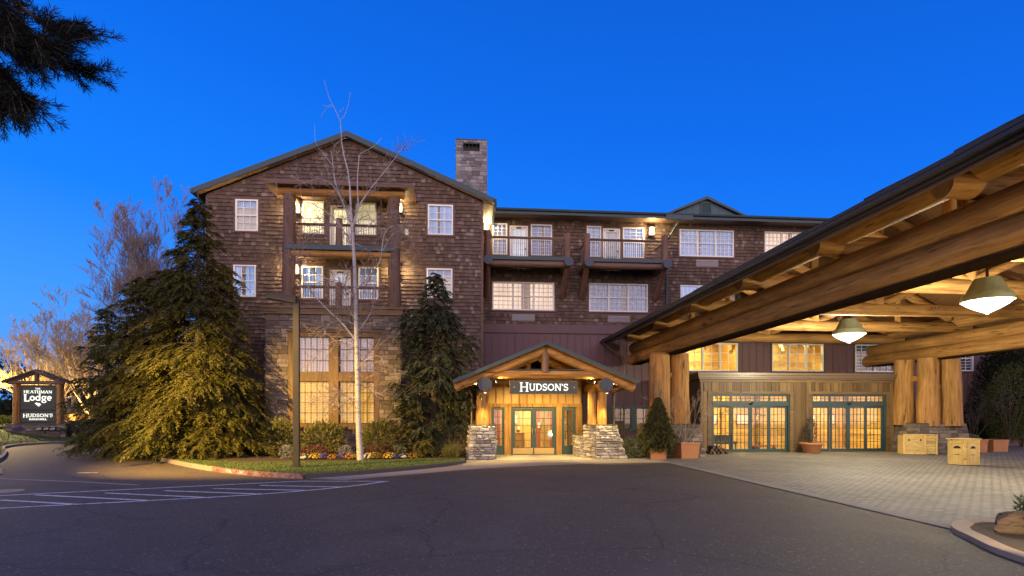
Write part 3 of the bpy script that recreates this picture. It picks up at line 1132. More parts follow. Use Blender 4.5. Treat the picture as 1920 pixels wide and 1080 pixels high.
def hotel():
    B = empty('lodge_hotel', (0, 30, 0), 'three storey lodge hotel clad in brown cedar shingles with log balconies and a front gable', 'building')
    YG, YW = 29.0, 32.0
    GX0, GX1, GXC = -12.35, 1.08, -5.62
    # ---------------- gable wing
    apex, tipz, tl, tr = 15.85, 12.80, -12.85, 1.70
    slope = (apex - tipz) / (GXC - tl)
    rt = lambda x: apex - .34 - abs(x - GXC) * slope
    wins_g = [(-11.0, -9.93, 10.9, 12.45, 'c_pale', None), (-11.1, -10.03, 7.68, 9.24, 'c_sky', None),
              (-1.68, -.42, 10.97, 12.5, 'c_sky', None), (-1.74, -.45, 7.8, 9.28, 'c_pale', None),
              (-7.83, -6.78, 10.86, 12.46, 'c_warm', None), (-5.24, -4.22, 10.86, 12.48, 'c_warm', None),
              (-7.86, -6.82, 7.66, 9.26, 'c_sky', None), (-5.11, -4.12, 7.66, 9.28, 'c_sky', None)]
    doors_g = [(-6.5, -5.48, 9.84, 12.3, 'c_warm'), (-6.5, -5.48, 6.95, 9.1, 'c_door')]
    holes = [w[:4] for w in wins_g] + [d[:4] for d in doors_g]
    mb = MB()
    wall_holes(mb, GX0, GX1, 0, 12.6, YG, holes)
    mb.face((GX0, YG, 12.6), (GX1, YG, 12.6), (GX1, YG, rt(GX1)), (GXC, YG, rt(GXC) + .1), (GX0, YG, rt(GX0)))
    mb.face((GX0, YG, 0), (GX0, 46, 0), (GX0, 46, 12.6), (GX0, YG, 12.6))
    mb.face((GX1, YG, 0), (GX1, 46, 0), (GX1, 46, 12.6), (GX1, YG, 12.6))
    mb.build('gable_wall', M['trim_brown'], B)
    mb = MB()
    hh = [(a - .10, b + .10, c - .08, d + .10) for a, b, c, d in holes]
    shingles(mb, GX0, GX1, 0.3, 15.6, YG, hh + [(-8.99, -2.83, 0, 6.9)], rt)
    mb.build('gable_shingles', M['shingle'], B)
    mb = MB()
    mb.box(GX0 - .03, GX0 + .09, YG - .06, YG, .2, rt(GX0) - .1)
    mb.box(GX1 - .10, GX1 + .03, YG - .06, YG, .2, rt(GX1) - .1)
    mb.build('corner_boards', M['trim_brown'], B)
    for x0, x1, z0, z1, cov, _ in wins_g:
        window(B, x0, x1, z0, z1, YG, cov)
    for x0, x1, z0, z1, cov in doors_g:
        balcony_door(B, x0, x1, z0, z1, YG, cov)
        cs = MB()
        cs.box(x0 - .12, x0, YG - .045, YG + .01, z0, z1 + .12)
        cs.box(x1, x1 + .12, YG - .045, YG + .01, z0, z1 + .12)
        cs.box(x0, x1, YG - .045, YG + .01, z1, z1 + .12)
        cs.build('door_casing', M['trim_brown'], B)
    # roof
    mb = MB()
    slope_box(mb, tl, tipz, GXC, apex, 28.66, 46, .16)
    slope_box(mb, GXC, apex, tr, apex - (tr - GXC) * slope, 28.66, 46, .16)
    roof = mb.build('gable_roof', M['roof'], B)
    mb = MB()
    zr = apex - (tr - GXC) * slope
    mb.prism([(tl, tipz - .26), (GXC, apex - .26), (GXC, apex + .01), (tl, tipz + .01)], 28.61, 28.659)
    mb.prism([(GXC, apex - .26), (tr, zr - .26), (tr, zr + .01), (GXC, apex + .01)], 28.61, 28.659)
    mb.box(tr - .05, tr + .08, 28.61, 46, zr - .22, zr - .02)
    mb.box(tl - .12, tl + .02, 28.61, 46, tipz - .22, tipz - .02)
    mb.build('fascia', M['fascia'], roof)
    mb = MB()
    mb.prism([(tl + .1, tipz - .21), (GXC, apex - .21), (GXC, apex - .17), (tl + .1, tipz - .17)], 28.67, 28.99)
    mb.prism([(GXC, apex - .21), (tr - .06, zr - .21), (tr - .06, zr - .17), (GXC, apex - .17)], 28.67, 28.99)
    mb.prism([(GX1 + .03, zr - .10), (tr - .06, zr - .21), (tr - .06, zr - .17), (GX1 + .03, zr + .04)], 29.0, 32)
    mb.build('soffit', M['soffit'], roof)
    mb = MB()
    mb.tube([(GX0 - .3, 28.75, tipz - .25), (GX0 - .3, 28.75, tipz - .42), (GX0 - .08, 28.9, tipz - .75), (GX0 - .08, 28.9, .3)], .05, 8)
    mb.build('downspout', M['bronze'], roof)
    # chimney
    mb, bk = MB(), MB()
    cx0, cx1, cy0, cy1, cz0, cz1 = -.31, 1.47, 33, 34.6, 12.5, 17.75
    fl = (( .35 + cx0, cx1 - .35, 17.05, 17.5),)
    stones(mb, bk, (cx0, cy0, cz0), (cx1, cy0, cz0), (cx1, cy0, cz1), (cx0, cy0, cz1), (.14, .26), (.2, .5), (.01, .035), .012, [(.42, 1.36, 4.55, 5.05)])
    stones(mb, bk, (cx0, cy1, cz0), (cx0, cy0, cz0), (cx0, cy0, cz1), (cx0, cy1, cz1), (.14, .26), (.2, .5), (.01, .035), .012)
    stones(mb, bk, (cx1, cy0, cz0), (cx1, cy1, cz0), (cx1, cy1, cz1), (cx1, cy0, cz1), (.14, .26), (.2, .5), (.01, .035), .012)
    ch = mb.build('chimney', M['chimney'], B)
    bk.box(cx0 - .02, cx1 + .02, cy0 - .03, cy1, cz1, cz1 + .06)
    bk.build('mortar', M['mortar'], ch)
    mb = MB()
    mb.box(cx0 + .40, cx1 - .40, cy0 + .3, cy0 + .4, 17.0, 17.6)
    for k in range(4):
        x = cx0 + .52 + k * .22
        mb.box(x - .01, x + .01, cy0 + .02, cy0 + .04, 17.05, 17.55)
    mb.build('flue_opening', M['black'], ch)
    # ---------------- stone bay under the balconies
    bx0, bx1, by = -8.99, -2.83, 27.2
    mb, bk = MB(), MB()
    wx0, wx1, wz0, wz1 = -7.97, -3.84, 1.36, 5.74
    stones(mb, bk, (bx0, by, 0), (bx1, by, 0), (bx1, by, 6.55), (bx0, by, 6.55), (.13, .27), (.22, .66), (.015, .05), .013,
           [(wx0 - bx0, wx1 - bx0, wz0, wz1)])
    stones(mb, bk, (bx1, by, 0), (bx1, YG, 0), (bx1, YG, 6.55), (bx1, by, 6.55), (.13, .27), (.22, .66), (.015, .05), .013)
    stones(mb, bk, (bx0, YG, 0), (bx0, by, 0), (bx0, by, 6.55), (bx0, YG, 6.55), (.13, .27), (.22, .66), (.015, .05), .013)
    bay = mb.build('stone_bay', M['stone'], B)
    bk.build('mortar', M['mortar'], bay)
    mb = MB()
    mb.box(bx0 - .10, bx1 + .10, by - .12, YG, 6.56, 6.82)
    mb.box(bx0 - .16, bx1 + .16, by - .18, YG, 6.823, 6.93)
    mb.build('bay_cornice', M['vest_trim_x'], B)
    # bay window in a deep wooden surround
    mb = MB()
    mb.box(wx0, wx0 + .40, by - .04, by + .3, wz0, wz1)
    mb.box(wx1 - .22, wx1, by - .04, by + .3, wz0, wz1)
    mb.box(-6.13, -5.70, by - .04, by + .3, wz0, wz1)
    for a, b in ((wx0 + .40, -6.13), (-5.70, wx1 - .22)):
        mb.box(a, b, by - .03, by + .3, wz1 - .20, wz1)
        mb.box(a, b, by - .03, by + .3, 3.46, 3.88)
        mb.box(a, b, by - .03, by + .3, wz0, wz0 + .12)
    mb.box(wx0 - .1, wx1 + .1, by - .12, by - .042, wz0 - .14, wz0)
    mb.box(wx0 - .06, wx1 + .06, by - .10, by - .042, wz1, wz1 + .08)
    mb.build('bay_window_surround', M['bay_wood'], B)
    for a, b in ((wx0 + .40, -6.13), (-5.70, wx1 - .22)):
        window(B, a + .003, b - .003, 3.883, wz1 - .203, by + .12, 'c_bayu', 1, 3, 5, False, None, 'bronze', .04)
        window(B, a + .003, b - .003, wz0 + .123, 3.457, by + .12, 'c_bayl', 1, 4, 5, False, None, 'bronze', .04)
    # ---------------- log balconies of the gable
    bal = MB()
    for x in (-8.05, -3.18):
        pass
    b3 = MB()
    b3.box(-7.95, -3.28, 27.42, YG - .05, 9.63, 9.80)
    bl = b3.build('balcony', M['trim_brown'], B)
    bl['label'] = 'upper gable balcony'
    mb = MB()
    mb.box(-8.15, -3.1, 27.22, 27.418, 9.60, 9.83)
    mb.build('edge_beam', M['fascia'], bl)
    lg = MB()
    lg.log((-8.05, 27.45, 9.45), (-3.18, 27.45, 9.45), .17)
    lg.build('beam_log', M['log_x'], bl, True)
    for x, h in ((-8.05, 12.2), (-3.18, 12.2)):
        lg = MB()
        lg.log((x, 27.55, 6.93), (x + (.03 if x < -5 else -.02), 27.55, h), .315, .285, 18)
        for z in (11.95, 9.7, 7.2):
            lg.lathe([(.035, -.02), (.035, .02)], x, 27.55 - .30, 8, z)
        lg.build('log_post', M['logd_z'], bl, True)
    lg = MB()
    lg.log((-5.74, 27.5, 9.83), (-5.74, 27.5, 11.14), .17, .16, 14, 4)
    lg.build('rail_post', M['logd_z'], bl, True)
    railing(bl, [(-7.76, 27.5), (-5.74, 27.5)], 9.80, 10.86)
    railing(bl, [(-5.74, 27.5), (-3.46, 27.5)], 9.80, 10.86)
    mb = MB()
    mb.box(-7.95, -3.28, 27.42, YG - .05, 6.935, 6.96)
    b2 = mb.build('balcony', M['trim_brown'], B)
    b2['label'] = 'lower gable balcony above the stone bay'
    lg = MB()
    lg.log((-5.75, 27.5, 6.93), (-5.75, 27.5, 8.12), .17, .165, 14, 4)
    lg.build('rail_post', M['logd_z'], b2, True)
    railing(b2, [(-7.74, 27.5), (-5.75, 27.5)], 6.95, 7.93)
    railing(b2, [(-5.75, 27.5), (-3.48, 27.5)], 6.95, 7.93)
    # canopy over the top balcony
    mb = MB()
    mb.prism([(-9.0, 12.52), (-2.22, 12.52), (-2.22, 12.62), (-9.0, 12.62)], 27.0, YG)
    cp = mb.build('balcony_canopy', M['trim_brown'], B)
    mb = MB()
    mb.log((-9.0, 27.1, 12.66), (-2.25, 27.1, 12.66), .10, .10, 10)
    mb.build('edge_log', M['logd_x'], cp, True)
    mb = MB()
    mb.log((-8.5, 27.5, 12.34), (-2.7, 27.5, 12.34), .19)
    mb.build('header_log', M['log_x'], cp, True)
    for x in (-8.05, -3.18):
        mb = MB()
        mb.log((x, 27.55, 12.35), (x, YG, 12.35), .16, .16, 12, 4)
        mb.build('outrigger_log', M['log_y'], cp, True)
    # ---------------- main wing
    XR = 50.0
    wins_w = [(1.73, 2.57, 10.9, 12.66, 'c_sky', 1), (3.9, 5.11, 10.9, 12.66, 'c_sky', 1),
              (7.11, 7.94, 10.9, 12.66, 'c_sky', 1), (9.2, 10.45, 10.9, 12.64, 'c_sky', 1),
              (1.73, 5.24, 7.79, 9.38, 'c_peach', 3), (7.24, 10.66, 7.79, 9.40, 'c_sky', 3),
              (12.55, 15.8, 11.07, 12.63, 'c_sky', 3), (12.6, 15.85, 7.82, 9.40, 'c_sky', 3),
              (17.68, 20.9, 11.07, 12.64, 'c_peach', 3), (17.68, 20.9, 7.82, 9.40, 'c_sky', 3),
              (28.3, 30.9, 4.55, 6.1, 'c_dark', 2)]
    loft = [(12.91, 16.05, 4.44, 6.08), (18.14, 21.32, 4.46, 6.09)]
    dark_w = (23.3, 25.8, 4.46, 6.09)
    low = [(8.45, 9.75, 1.05, 2.32), (9.95, 10.9, 1.05, 2.32)]
    doors_w = [(2.69, 3.74, 10.25, 12.55, 'c_door'), (8.04, 9.05, 10.25, 12.55, 'c_door')]
    hw = [w[:4] for w in wins_w] + loft + [dark_w] + low + [d[:4] for d in doors_w]
    mb = MB()
    wall_holes(mb, GX1, XR, 0, 13.2, YW, hw + [(1.3, 5.55, 0, 3.0), (12.0, 22.5, 0, 3.4)])
    mb.face((XR, YW, 0), (XR, 46, 0), (XR, 46, 13.2), (XR, YW, 13.2))
    mb.build('main_wall', M['board_brown'], B)
    mb = MB()
    shingles(mb, GX1, XR, 7.03, 13.1, YW, [(a - .1, b + .1, c - .08, d + .1) for a, b, c, d in hw])
    mb.build('wall_shingles', M['shingle'], B)
    mb = MB()
    mb.box(GX1, XR, YW - .05, YW, 6.58, 7.03)
    mb.box(GX1, XR, YW - .08, YW, 6.52, 6.578)
    mb.build('band_board', M['board_brown'], B)
    mb = MB()
    battens(mb, GX1, XR, .2, 6.52, YW, .43, .055, .025, [(a, b, c, d) for a, b, c, d in hw])
    mb.build('wall_battens', M['batten_brown'], B)
    for x0, x1, z0, z1, cov, s in wins_w:
        o = window(B, x0, x1, z0, z1, YW, cov, s, 3 if s == 3 else 4, 4 if s == 3 else 3)
    for x0, x1, z0, z1 in loft:
        window(B, x0, x1, z0, z1, YW, None, 3, 3, 2, False)
    window(B, *dark_w, YW, 'c_dark', 2, 4, 3)
    for x0, x1, z0, z1 in low:
        window(B, x0, x1, z0, z1, YW, 'c_dim', 1, 2, 2, False, 'dormer', 'bronze')
    for x0, x1, z0, z1, cov in doors_w:
        balcony_door(B, x0, x1, z0, z1, YW, cov)
    for x0, x1, z0, z1 in ((2.84, 4.11, 7.2, 7.56), (8.33, 9.6, 7.2, 7.56), (13.54, 14.85, 10.5, 10.88)):
        mb = MB()
        mb.box(x0, x1, YW - .06, YW, z0, z1)
        for k in range(1, 9):
            z = z0 + (z1 - z0) * k / 9
            mb.box(x0 + .03, x1 - .03, YW - .075, YW - .06, z - .012, z + .006)
        o = mb.build('wall_vent', M['panel_grey'], B)
        mb = MB()
        mb.box(x0 - .06, x0, YW - .05, YW, z0 - .06, z1 + .06)
        mb.box(x1, x1 + .06, YW - .05, YW, z0 - .06, z1 + .06)
        mb.box(x0, x1, YW - .05, YW, z0 - .06, z0)
        mb.box(x0, x1, YW - .05, YW, z1, z1 + .06)
        mb.build('vent_frame', M['trim_brown'], o)
    # wing roof
    mb = MB()
    mb.prism([(GX1 + .3, 12.98), (XR + .5, 12.98), (XR + .5, 13.0), (GX1 + .3, 13.0)], 31.1, 32.5)
    mb2 = MB()
    b = len(mb.v)
    for x in (GX1 + .3, XR + .5):
        mb.v += [(x, 31.05, 13.02), (x, 40, 16.2), (x, 40, 16.35), (x, 31.05, 13.2)]
    mb.f += [(b, b + 3, b + 2, b + 1), (b + 4, b + 5, b + 6, b + 7), (b, b + 4, b + 7, b + 3), (b + 3, b + 7, b + 6, b + 2), (b, b + 1, b + 5, b + 4)]
    rf = mb.build('main_roof', M['roof'], B)
    mb = MB()
    mb.box(GX1 + .75, XR + .5, 30.98, 31.04, 12.88, 13.20)
    mb.tube([(GX1 + .75, 30.93, 13.10), (XR + .5, 30.93, 13.10)], .075, 8)
    mb.box(11.35, 12.9, 30.85, 30.975, 12.80, 13.06)
    mb.build('gutter', M['fascia'], rf)
    mb = MB()
    mb.tube([(12.05, 30.95, 12.85), (12.05, 30.95, 12.6), (11.75, 31.8, 11.9), (11.75, 31.85, 7.0), (11.75, 31.85, 4.2)], .065, 8)
    mb.build('downspout', M['fascia'], rf)
    mb = MB()
    mb.box(GX1 + .3, XR + .5, 31.05, YW - .032, 12.94, 12.978)
    mb.build('soffit', M['trim_brown'], rf)
    # small roof gable
    mb = MB()
    mb.prism([(11.7, 13.16), (15.98, 13.16), (13.83, 14.12)], 31.30, 31.36)
    for k in range(11):
        x = 11.95 + k * .38
        zt = 14.05 - abs(x - 13.83) * .45
        if zt - 13.2 > .08 and not 13.3 < x < 14.3:
            mb.box(x - .025, x + .025, 31.28, 31.30, 13.2, zt)
    dm = mb.build('roof_gable', M['dormer'], B)
    mb = MB()
    for s in (-1, 1):
        x1 = 13.83 + s * 2.6
        p = [(13.83, 14.27), (x1, 13.13), (x1, 13.03), (13.83, 14.10)]
        mb.prism(p if s < 0 else p[::-1], 31.1, 35.5)
    mb.build('gable_roof_planes', M['fascia'], dm)
    mb = MB()
    mb.box(13.5, 14.16, 31.24, 31.28, 13.32, 13.36)
    mb.box(13.5, 14.16, 31.24, 31.28, 13.90, 13.94)
    mb.box(13.5, 13.55, 31.24, 31.28, 13.36, 13.90)
    mb.box(14.11, 14.16, 31.24, 31.28, 13.36, 13.90)
    for k in range(8):
        z = 13.39 + k * .065
        mb.bar((13.55, 31.26, z), (14.11, 31.26, z), .03, .02)
    mb.build('gable_vent', M['dormer'], dm)
    # wing balconies on cantilevered logs
    for xs, side, lab in (((1.40, 5.70), (1,), 'wing balcony beside the gable'), ((6.78, 11.10), (-1, 1), 'wing balcony beside the downspout')):
        x0, x1 = xs
        mb = MB()
        mb.box(x0 + .1, x1 - .1, 30.35, YW - .05, 10.19, 10.245)
        bl = mb.build('balcony', M['trim_brown'], B)
        bl['label'] = lab
        mb = MB()
        mb.box(x0 - .1, x1 + .1, 30.18, 30.33, 10.16, 10.34)
        mb.build('edge_beam', M['fascia'], bl)
        lg = MB()
        lg.log((x0 - .1, 30.34, 9.98), (x1 + .1, 30.34, 9.98), .17)
        lg.build('beam_log', M['logd_x'], bl, True)
        for x in (x0, x1):
            lg = MB()
            lg.log((x, 29.95, 10.07), (x, YW + .1, 10.07), .225, .225, 18, 5)
            a = lg.build('cantilever_log', M['logd_y'], bl, True)
            cp = MB()
            cp.tube([(x, 29.93, 10.07), (x, 29.955, 10.07)], .245, 22)
            cp.build('end_cap', M['endcap'], a)
            lg = MB()
            lg.log((x, 30.45, 9.95), (x, YW - .1, 8.55), .165, .165, 14, 5)
            lg.build('brace_log', M['logd_z'], bl, True)
            lg = MB()
            lg.log((x - .02, 30.38, 10.2), (x - .02, 30.38, 11.68), .19, .18, 14, 5)
            lg.build('rail_post', M['logd_z'], bl, True)
        railing(bl, [(x0 + .16, 30.38), (x1 - .18, 30.38)], 10.26, 11.40)
        for x in (x0, x1):
            railing(bl, [(x, 30.55), (x, YW - .06)], 10.26, 11.40)
    # ---------------- loft room seen through the upper lobby windows
    mb = MB()
    X0, X1, Y1, Z0, Z1 = 12.2, 23.1, 36.0, 3.9, 7.2
    nr = 11
    for k in range(nr):
        z = Z0 + (Z1 - Z0) * k / nr
        mb.box(X0, X1, Y1 - .06 - .02 * (k % 2), Y1, z, z + (Z1 - Z0) / nr - .015)
    rm = mb.build('interior_wall', M['pine_x'], B)
    mb = MB()
    mb.box(X0, X1, YW + .02, Y1, Z0 - .1, Z0)
    mb.build('floor', M['floor_in'], rm)
    mb = MB()
    mb.box(X0, X1, YW + .02, Y1, Z1, Z1 + .1)
    mb.box(X0 - .1, X0, YW + .02, Y1, Z0, Z1)
    mb.box(X1, X1 + .1, YW + .02, Y1, Z0, Z1)
    mb.box(16.9, 17.0, YW + .02, Y1, Z0, Z1)
    mb.build('ceiling', M['pine_x'], rm)
    mb = MB()
    for k in range(7):
        x = 12.6 + k * 1.6
        mb.log((x, YW + .3, 5.6 + .2 * (k % 2)), (x + 1.8, Y1 - .2, 6.8), .13, .13, 10, 4)
    mb.build('rafters', M['pine_z'], rm, True)
    for x in (14.6, 19.9):
        lamp('room_light', 'AREA', (x, 34.0, 7.1), 330, (1, .82, .34), B, shape='RECTANGLE', size=3.0, size_y=2.0)
    return B


HOTEL = hotel()


# ================================================================== MAIN LOBBY VESTIBULE
def glazed_leaf(par, name, x0, x1, z0, z1, Y, cols, rows, st=.10, bot=.16, label=None, frame='green', handle=None, kick=None, mun='green'):
    fr = MB()
    ya, yb = Y, Y + .055
    fr.box(x0, x0 + st, ya, yb, z0, z1)
    fr.box(x1 - st, x1, ya, yb, z0, z1)
    fr.box(x0 + st, x1 - st, ya, yb, z0, z0 + bot)
    fr.box(x0 + st, x1 - st, ya, yb, z1 - st, z1)
    a, b, c, d = x0 + st, x1 - st, z0 + bot, z1 - st
    for k in range(1, cols):
        x = a + (b - a) * k / cols
        fr.box(x - .013, x + .013, Y + .012, Y + .042, c, d)
    for k in range(1, rows):
        z = c + (d - c) * k / rows
        fr.box(a, b, Y + .014, Y + .040, z - .012, z + .012)
    o = fr.build(name, M[frame], par)
    if label:
        o['label'] = label
    p = MB()
    p.face((a - .01, Y + .03, c - .01), (b + .01, Y + .03, c - .01), (b + .01, Y + .03, d + .01), (a - .01, Y + .03, d + .01))
    p.build('pane', M['glass'], o)
    if handle:
        h = MB()
        x = x1 - st / 2 if handle > 0 else x0 + st / 2
        h.tube([(x, Y - .002, .95), (x, Y - .06, .97), (x, Y - .075, 1.1), (x, Y - .06, 1.23), (x, Y - .002, 1.25)], .016, 8)
        h.build('handle', M['brass'], o)
    if kick:
        k_ = MB()
        k_.box(x0 + .03, x1 - .03, Y - .006, Y - .001, z0 + .03, z0 + kick)
        k_.build('kick_plate', M['brass'], o)
    return o


def lobby_entrance():
    Y = 27.8
    T = empty('lobby_entrance', (17.2, Y, 0), 'flat roofed timber entrance hall with two pairs of teal sliding glass doors', 'entrance hall')
    X0, X1, ZT = 11.95, 22.6, 3.66
    ops = [(12.55, 16.72, 0, 2.96), (17.86, 21.95, 0, 2.96)]
    mb = MB()
    wall_holes(mb, X0, X1, 0, ZT, Y, [(a, b, c, d) for a, b, c, d in ops])
    mb.face((X0, Y, 0), (X0, 31.95, 0), (X0, 31.95, ZT), (X0, Y, ZT))
    mb.face((X1, Y, 0), (X1, 31.95, 0), (X1, 31.95, ZT), (X1, Y, ZT))
    mb.build('wall', M['trim_brown'], T)
    # vertical boards and battens above the doors and on the piers
    mb = MB()

    def boards(a, b, z0, z1, w=.205, y=Y - .03):
        n = max(1, round((b - a) / w))
        for k in range(n):
            u, v = a + (b - a) * k / n, a + (b - a) * (k + 1) / n
            mb.box(u + .004, v - .004, y, Y - .002, z0, z1)
    boards(X0 + .25, 16.95, 3.10, 3.56)
    boards(17.65, X1 - .25, 3.10, 3.56)
    boards(X0, 12.35, .02, 3.08, .2)
    boards(16.95, 17.66, .02, 3.56, .36)
    boards(22.15, X1, .02, 3.08, .23)
    mb.build('board_cladding', M['vest_wood'], T)
    mb = MB()
    for a, b in ((X0 + .25, 16.95), (17.65, X1 - .25)):
        n = round((b - a) / .41)
        for k in range(n + 1):
            x = a + (b - a) * k / n
            mb.box(x - .03, x + .03, Y - .055, Y - .0305, 3.12, 3.54)
    for x in (X0 + .1, 16.98, 17.63, X1 - .1):
        mb.box(x - .07, x + .07, Y - .07, Y - .031, .3, 3.56)
    mb.build('battens', M['vest_trim'], T)
    mb = MB()
    for a, b in ((12.35, 16.9), (17.7, 22.15)):
        mb.box(a, b, Y - .065, Y - .0015, 2.965, 3.10)
        mb.box(a, a + .2, Y - .06, Y - .0015, 0, 2.963)
        mb.box(b - .2, b, Y - .06, Y - .0015, 0, 2.963)
    mb.box(X0 - .02, X1 + .02, Y - .075, Y - .0015, 3.565, 3.70)
    mb.box(16.9, 17.7, Y - .08, Y - .071, 0, .28)
    mb.build('door_casing', M['vest_trim_x'], T)
    mb = MB()
    mb.box(X0 - .10, X1 + .10, Y - .18, 31.9, 3.703, 3.78)
    mb.box(X0 - .16, X1 + .16, Y - .26, 31.9, 3.783, 3.90)
    mb.box(X0 - .22, X1 + .22, Y - .34, 31.9, 3.903, 4.02)
    mb.build('cornice', M['panel_brown'], T)
    # sliding doors
    for di, (a, b, _, _) in enumerate(ops):
        hd = MB()
        hd.box(a, a + .09, Y, Y + .16, 0, 2.96)
        hd.box(b - .09, b, Y, Y + .16, 0, 2.96)
        hd.box(a + .09, b - .09, Y - .02, Y + .18, 2.36, 2.56)
        hd.box(a + .09, b - .09, Y, Y + .16, 2.90, 2.96)
        hd.box(a + .09, b - .09, Y, Y + .16, -.01, .03)
        hd.build('door_frame', M['green'], T)
        w = (b - a - .18) / 4
        for k in range(4):
            x0 = a + .09 + k * w
            yy = Y + (.06 if k in (0, 3) else .0)
            glazed_leaf(T, 'sliding_door', x0 + .003, x0 + w - .003, .035, 2.355, yy + .02, 4, 6, .095, .13)
        tw = [0, .245, .755, 1.0]
        for k in range(3):
            x0, x1 = a + .09 + (b - a - .18) * tw[k], a + .09 + (b - a - .18) * tw[k + 1]
            glazed_leaf(T, 'transom_window', x0 + .003, x1 - .003, 2.563, 2.897, Y + .03, 4 if k != 1 else 8, 2, .045, .045)
        s = MB()
        s.lathe([(.02, -.10), (.075, -.07), (.085, 0), (.06, .02)], (a + b) / 2, Y - .08, 12, 2.52)
        s.build('door_sensor', M['black'], T)
    s = MB()
    s.box(22.28, 22.44, Y - .10, Y - .072, 2.02, 2.22)
    s.lathe([(.05, 0), (.06, .05), (.03, .09)], 22.36, Y - .13, 10, 2.08)
    s.build('security_camera', M['black'], T)
    # lobby behind the doors
    mb = MB()
    yb = 31.6
    for k in range(12):
        z = 3.4 * k / 12
        mb.box(X0 + .2, X1 - .2, yb - .03 - .02 * (k % 2), yb, z, z + 3.4 / 12 - .012)
    rm = mb.build('lobby_wall', M['pine_x'], T)
    mb = MB()
    for x in (13.0, 14.9, 16.6, 19.0, 20.6, 22.0):
        mb.log((x, yb - .2, 0), (x, yb - .2, 3.4), .16, .16, 12, 4)
    mb.build('interior_posts', M['pine_z'], rm, True)
    mb = MB()
    for k in range(12):
        z = 3.4 * k / 12
        mb.box(X1 - .12 - .02 * (k % 2), X1 - .05, Y + .2, yb - .06, z, z + 3.4 / 12 - .012)
        mb.box(17.02 - .02 * (k % 2), 17.05, Y + .2, yb - .06, z, z + 3.4 / 12 - .012)
    mb.build('side_wall', M['pine_y'], rm)
    mb = MB()
    mb.box(X0 + .02, X1 - .02, Y + .2, yb, -.02, .012)
    mb.build('floor', M['floor_in'], rm)
    mb = MB()
    mb.box(X0 + .02, X1 - .02, Y + .2, yb, 3.4, 3.45)
    mb.box(17.05, 17.5, Y + .2, yb, 0, 3.4)
    mb.build('ceiling', M['pine_x'], rm)
    mb = MB()
    for x, w in ((13.9, .7), (15.7, .9), (19.7, .8), (21.3, .4)):
        mb.box(x, x + w, yb - .09, yb - .06, 1.35, 1.95)
    mb.build('picture_frame', M['red'], rm)
    mb = MB()
    for x, w in ((13.95, .6), (15.75, .8), (19.75, .7), (21.33, .34)):
        mb.box(x, x + w, yb - .10, yb - .092, 1.4, 1.9)
    mb.build('picture', M['c_pale'], rm)
    for x in (14.6, 19.9):
        lamp('lobby_light', 'AREA', (x, 29.6, 3.38), 330, (1, .74, .28), T, shape='RECTANGLE', size=3.0, size_y=2.0)
    return T


M['panel_brown'] = plain('brown_metal_cornice', (.155, .105, .066), .4, .1, .12)
lobby_entrance()


def luggage_cart(x, y):
    t = empty('luggage_cart', (x, y, 0), 'brass hotel luggage cart parked inside the left sliding doors', 'luggage cart')
    mb = MB()
    mb.box(x - .62, x + .62, y - .3, y + .3, .24, .30)
    mb.build('platform', M['red'], t)
    mb = MB()
    for sx in (-.55, .55):
        mb.tube([(x + sx, y - .25, .3), (x + sx, y - .25, 1.5), (x + sx * .6, y - .1, 1.85), (x + sx * .6, y + .1, 1.85), (x + sx, y + .25, 1.5), (x + sx, y + .25, .3)], .022, 8)
    mb.tube([(x - .34, y, 1.86), (x + .34, y, 1.86)], .022, 8)
    mb.build('frame', M['brass'], t)
    for sx in (-.45, .45):
        for sy in (-.24, .24):
            w = MB()
            w.tube([(x + sx, y + sy - .025, .12), (x + sx, y + sy + .025, .12)], .115, 16)
            w.build('wheel', M['dark'], t)
    return t


luggage_cart(15.9, 28.9)


def bench(x, y):
    t = empty('lobby_bench', (x, y, 0), 'dark upholstered bench inside the lobby behind the left sliding doors', 'bench')
    mb = MB()
    mb.box(x - .6, x + .6, y - .25, y + .25, .34, .48)
    mb.build('seat', M['dark'], t)
    mb = MB()
    mb.bar((x - .6, y + .25, .62), (x + .6, y + .25, .62), .08, .38)
    mb.build('backrest', M['dark'], t)
    for sx in (-.52, .52):
        for sy in (-.2, .2):
            mb = MB()
            mb.box(x + sx - .03, x + sx + .03, y + sy - .03, y + sy + .03, .012, .34)
            mb.build('leg', M['dark'], t)


bench(14.1, 29.6)


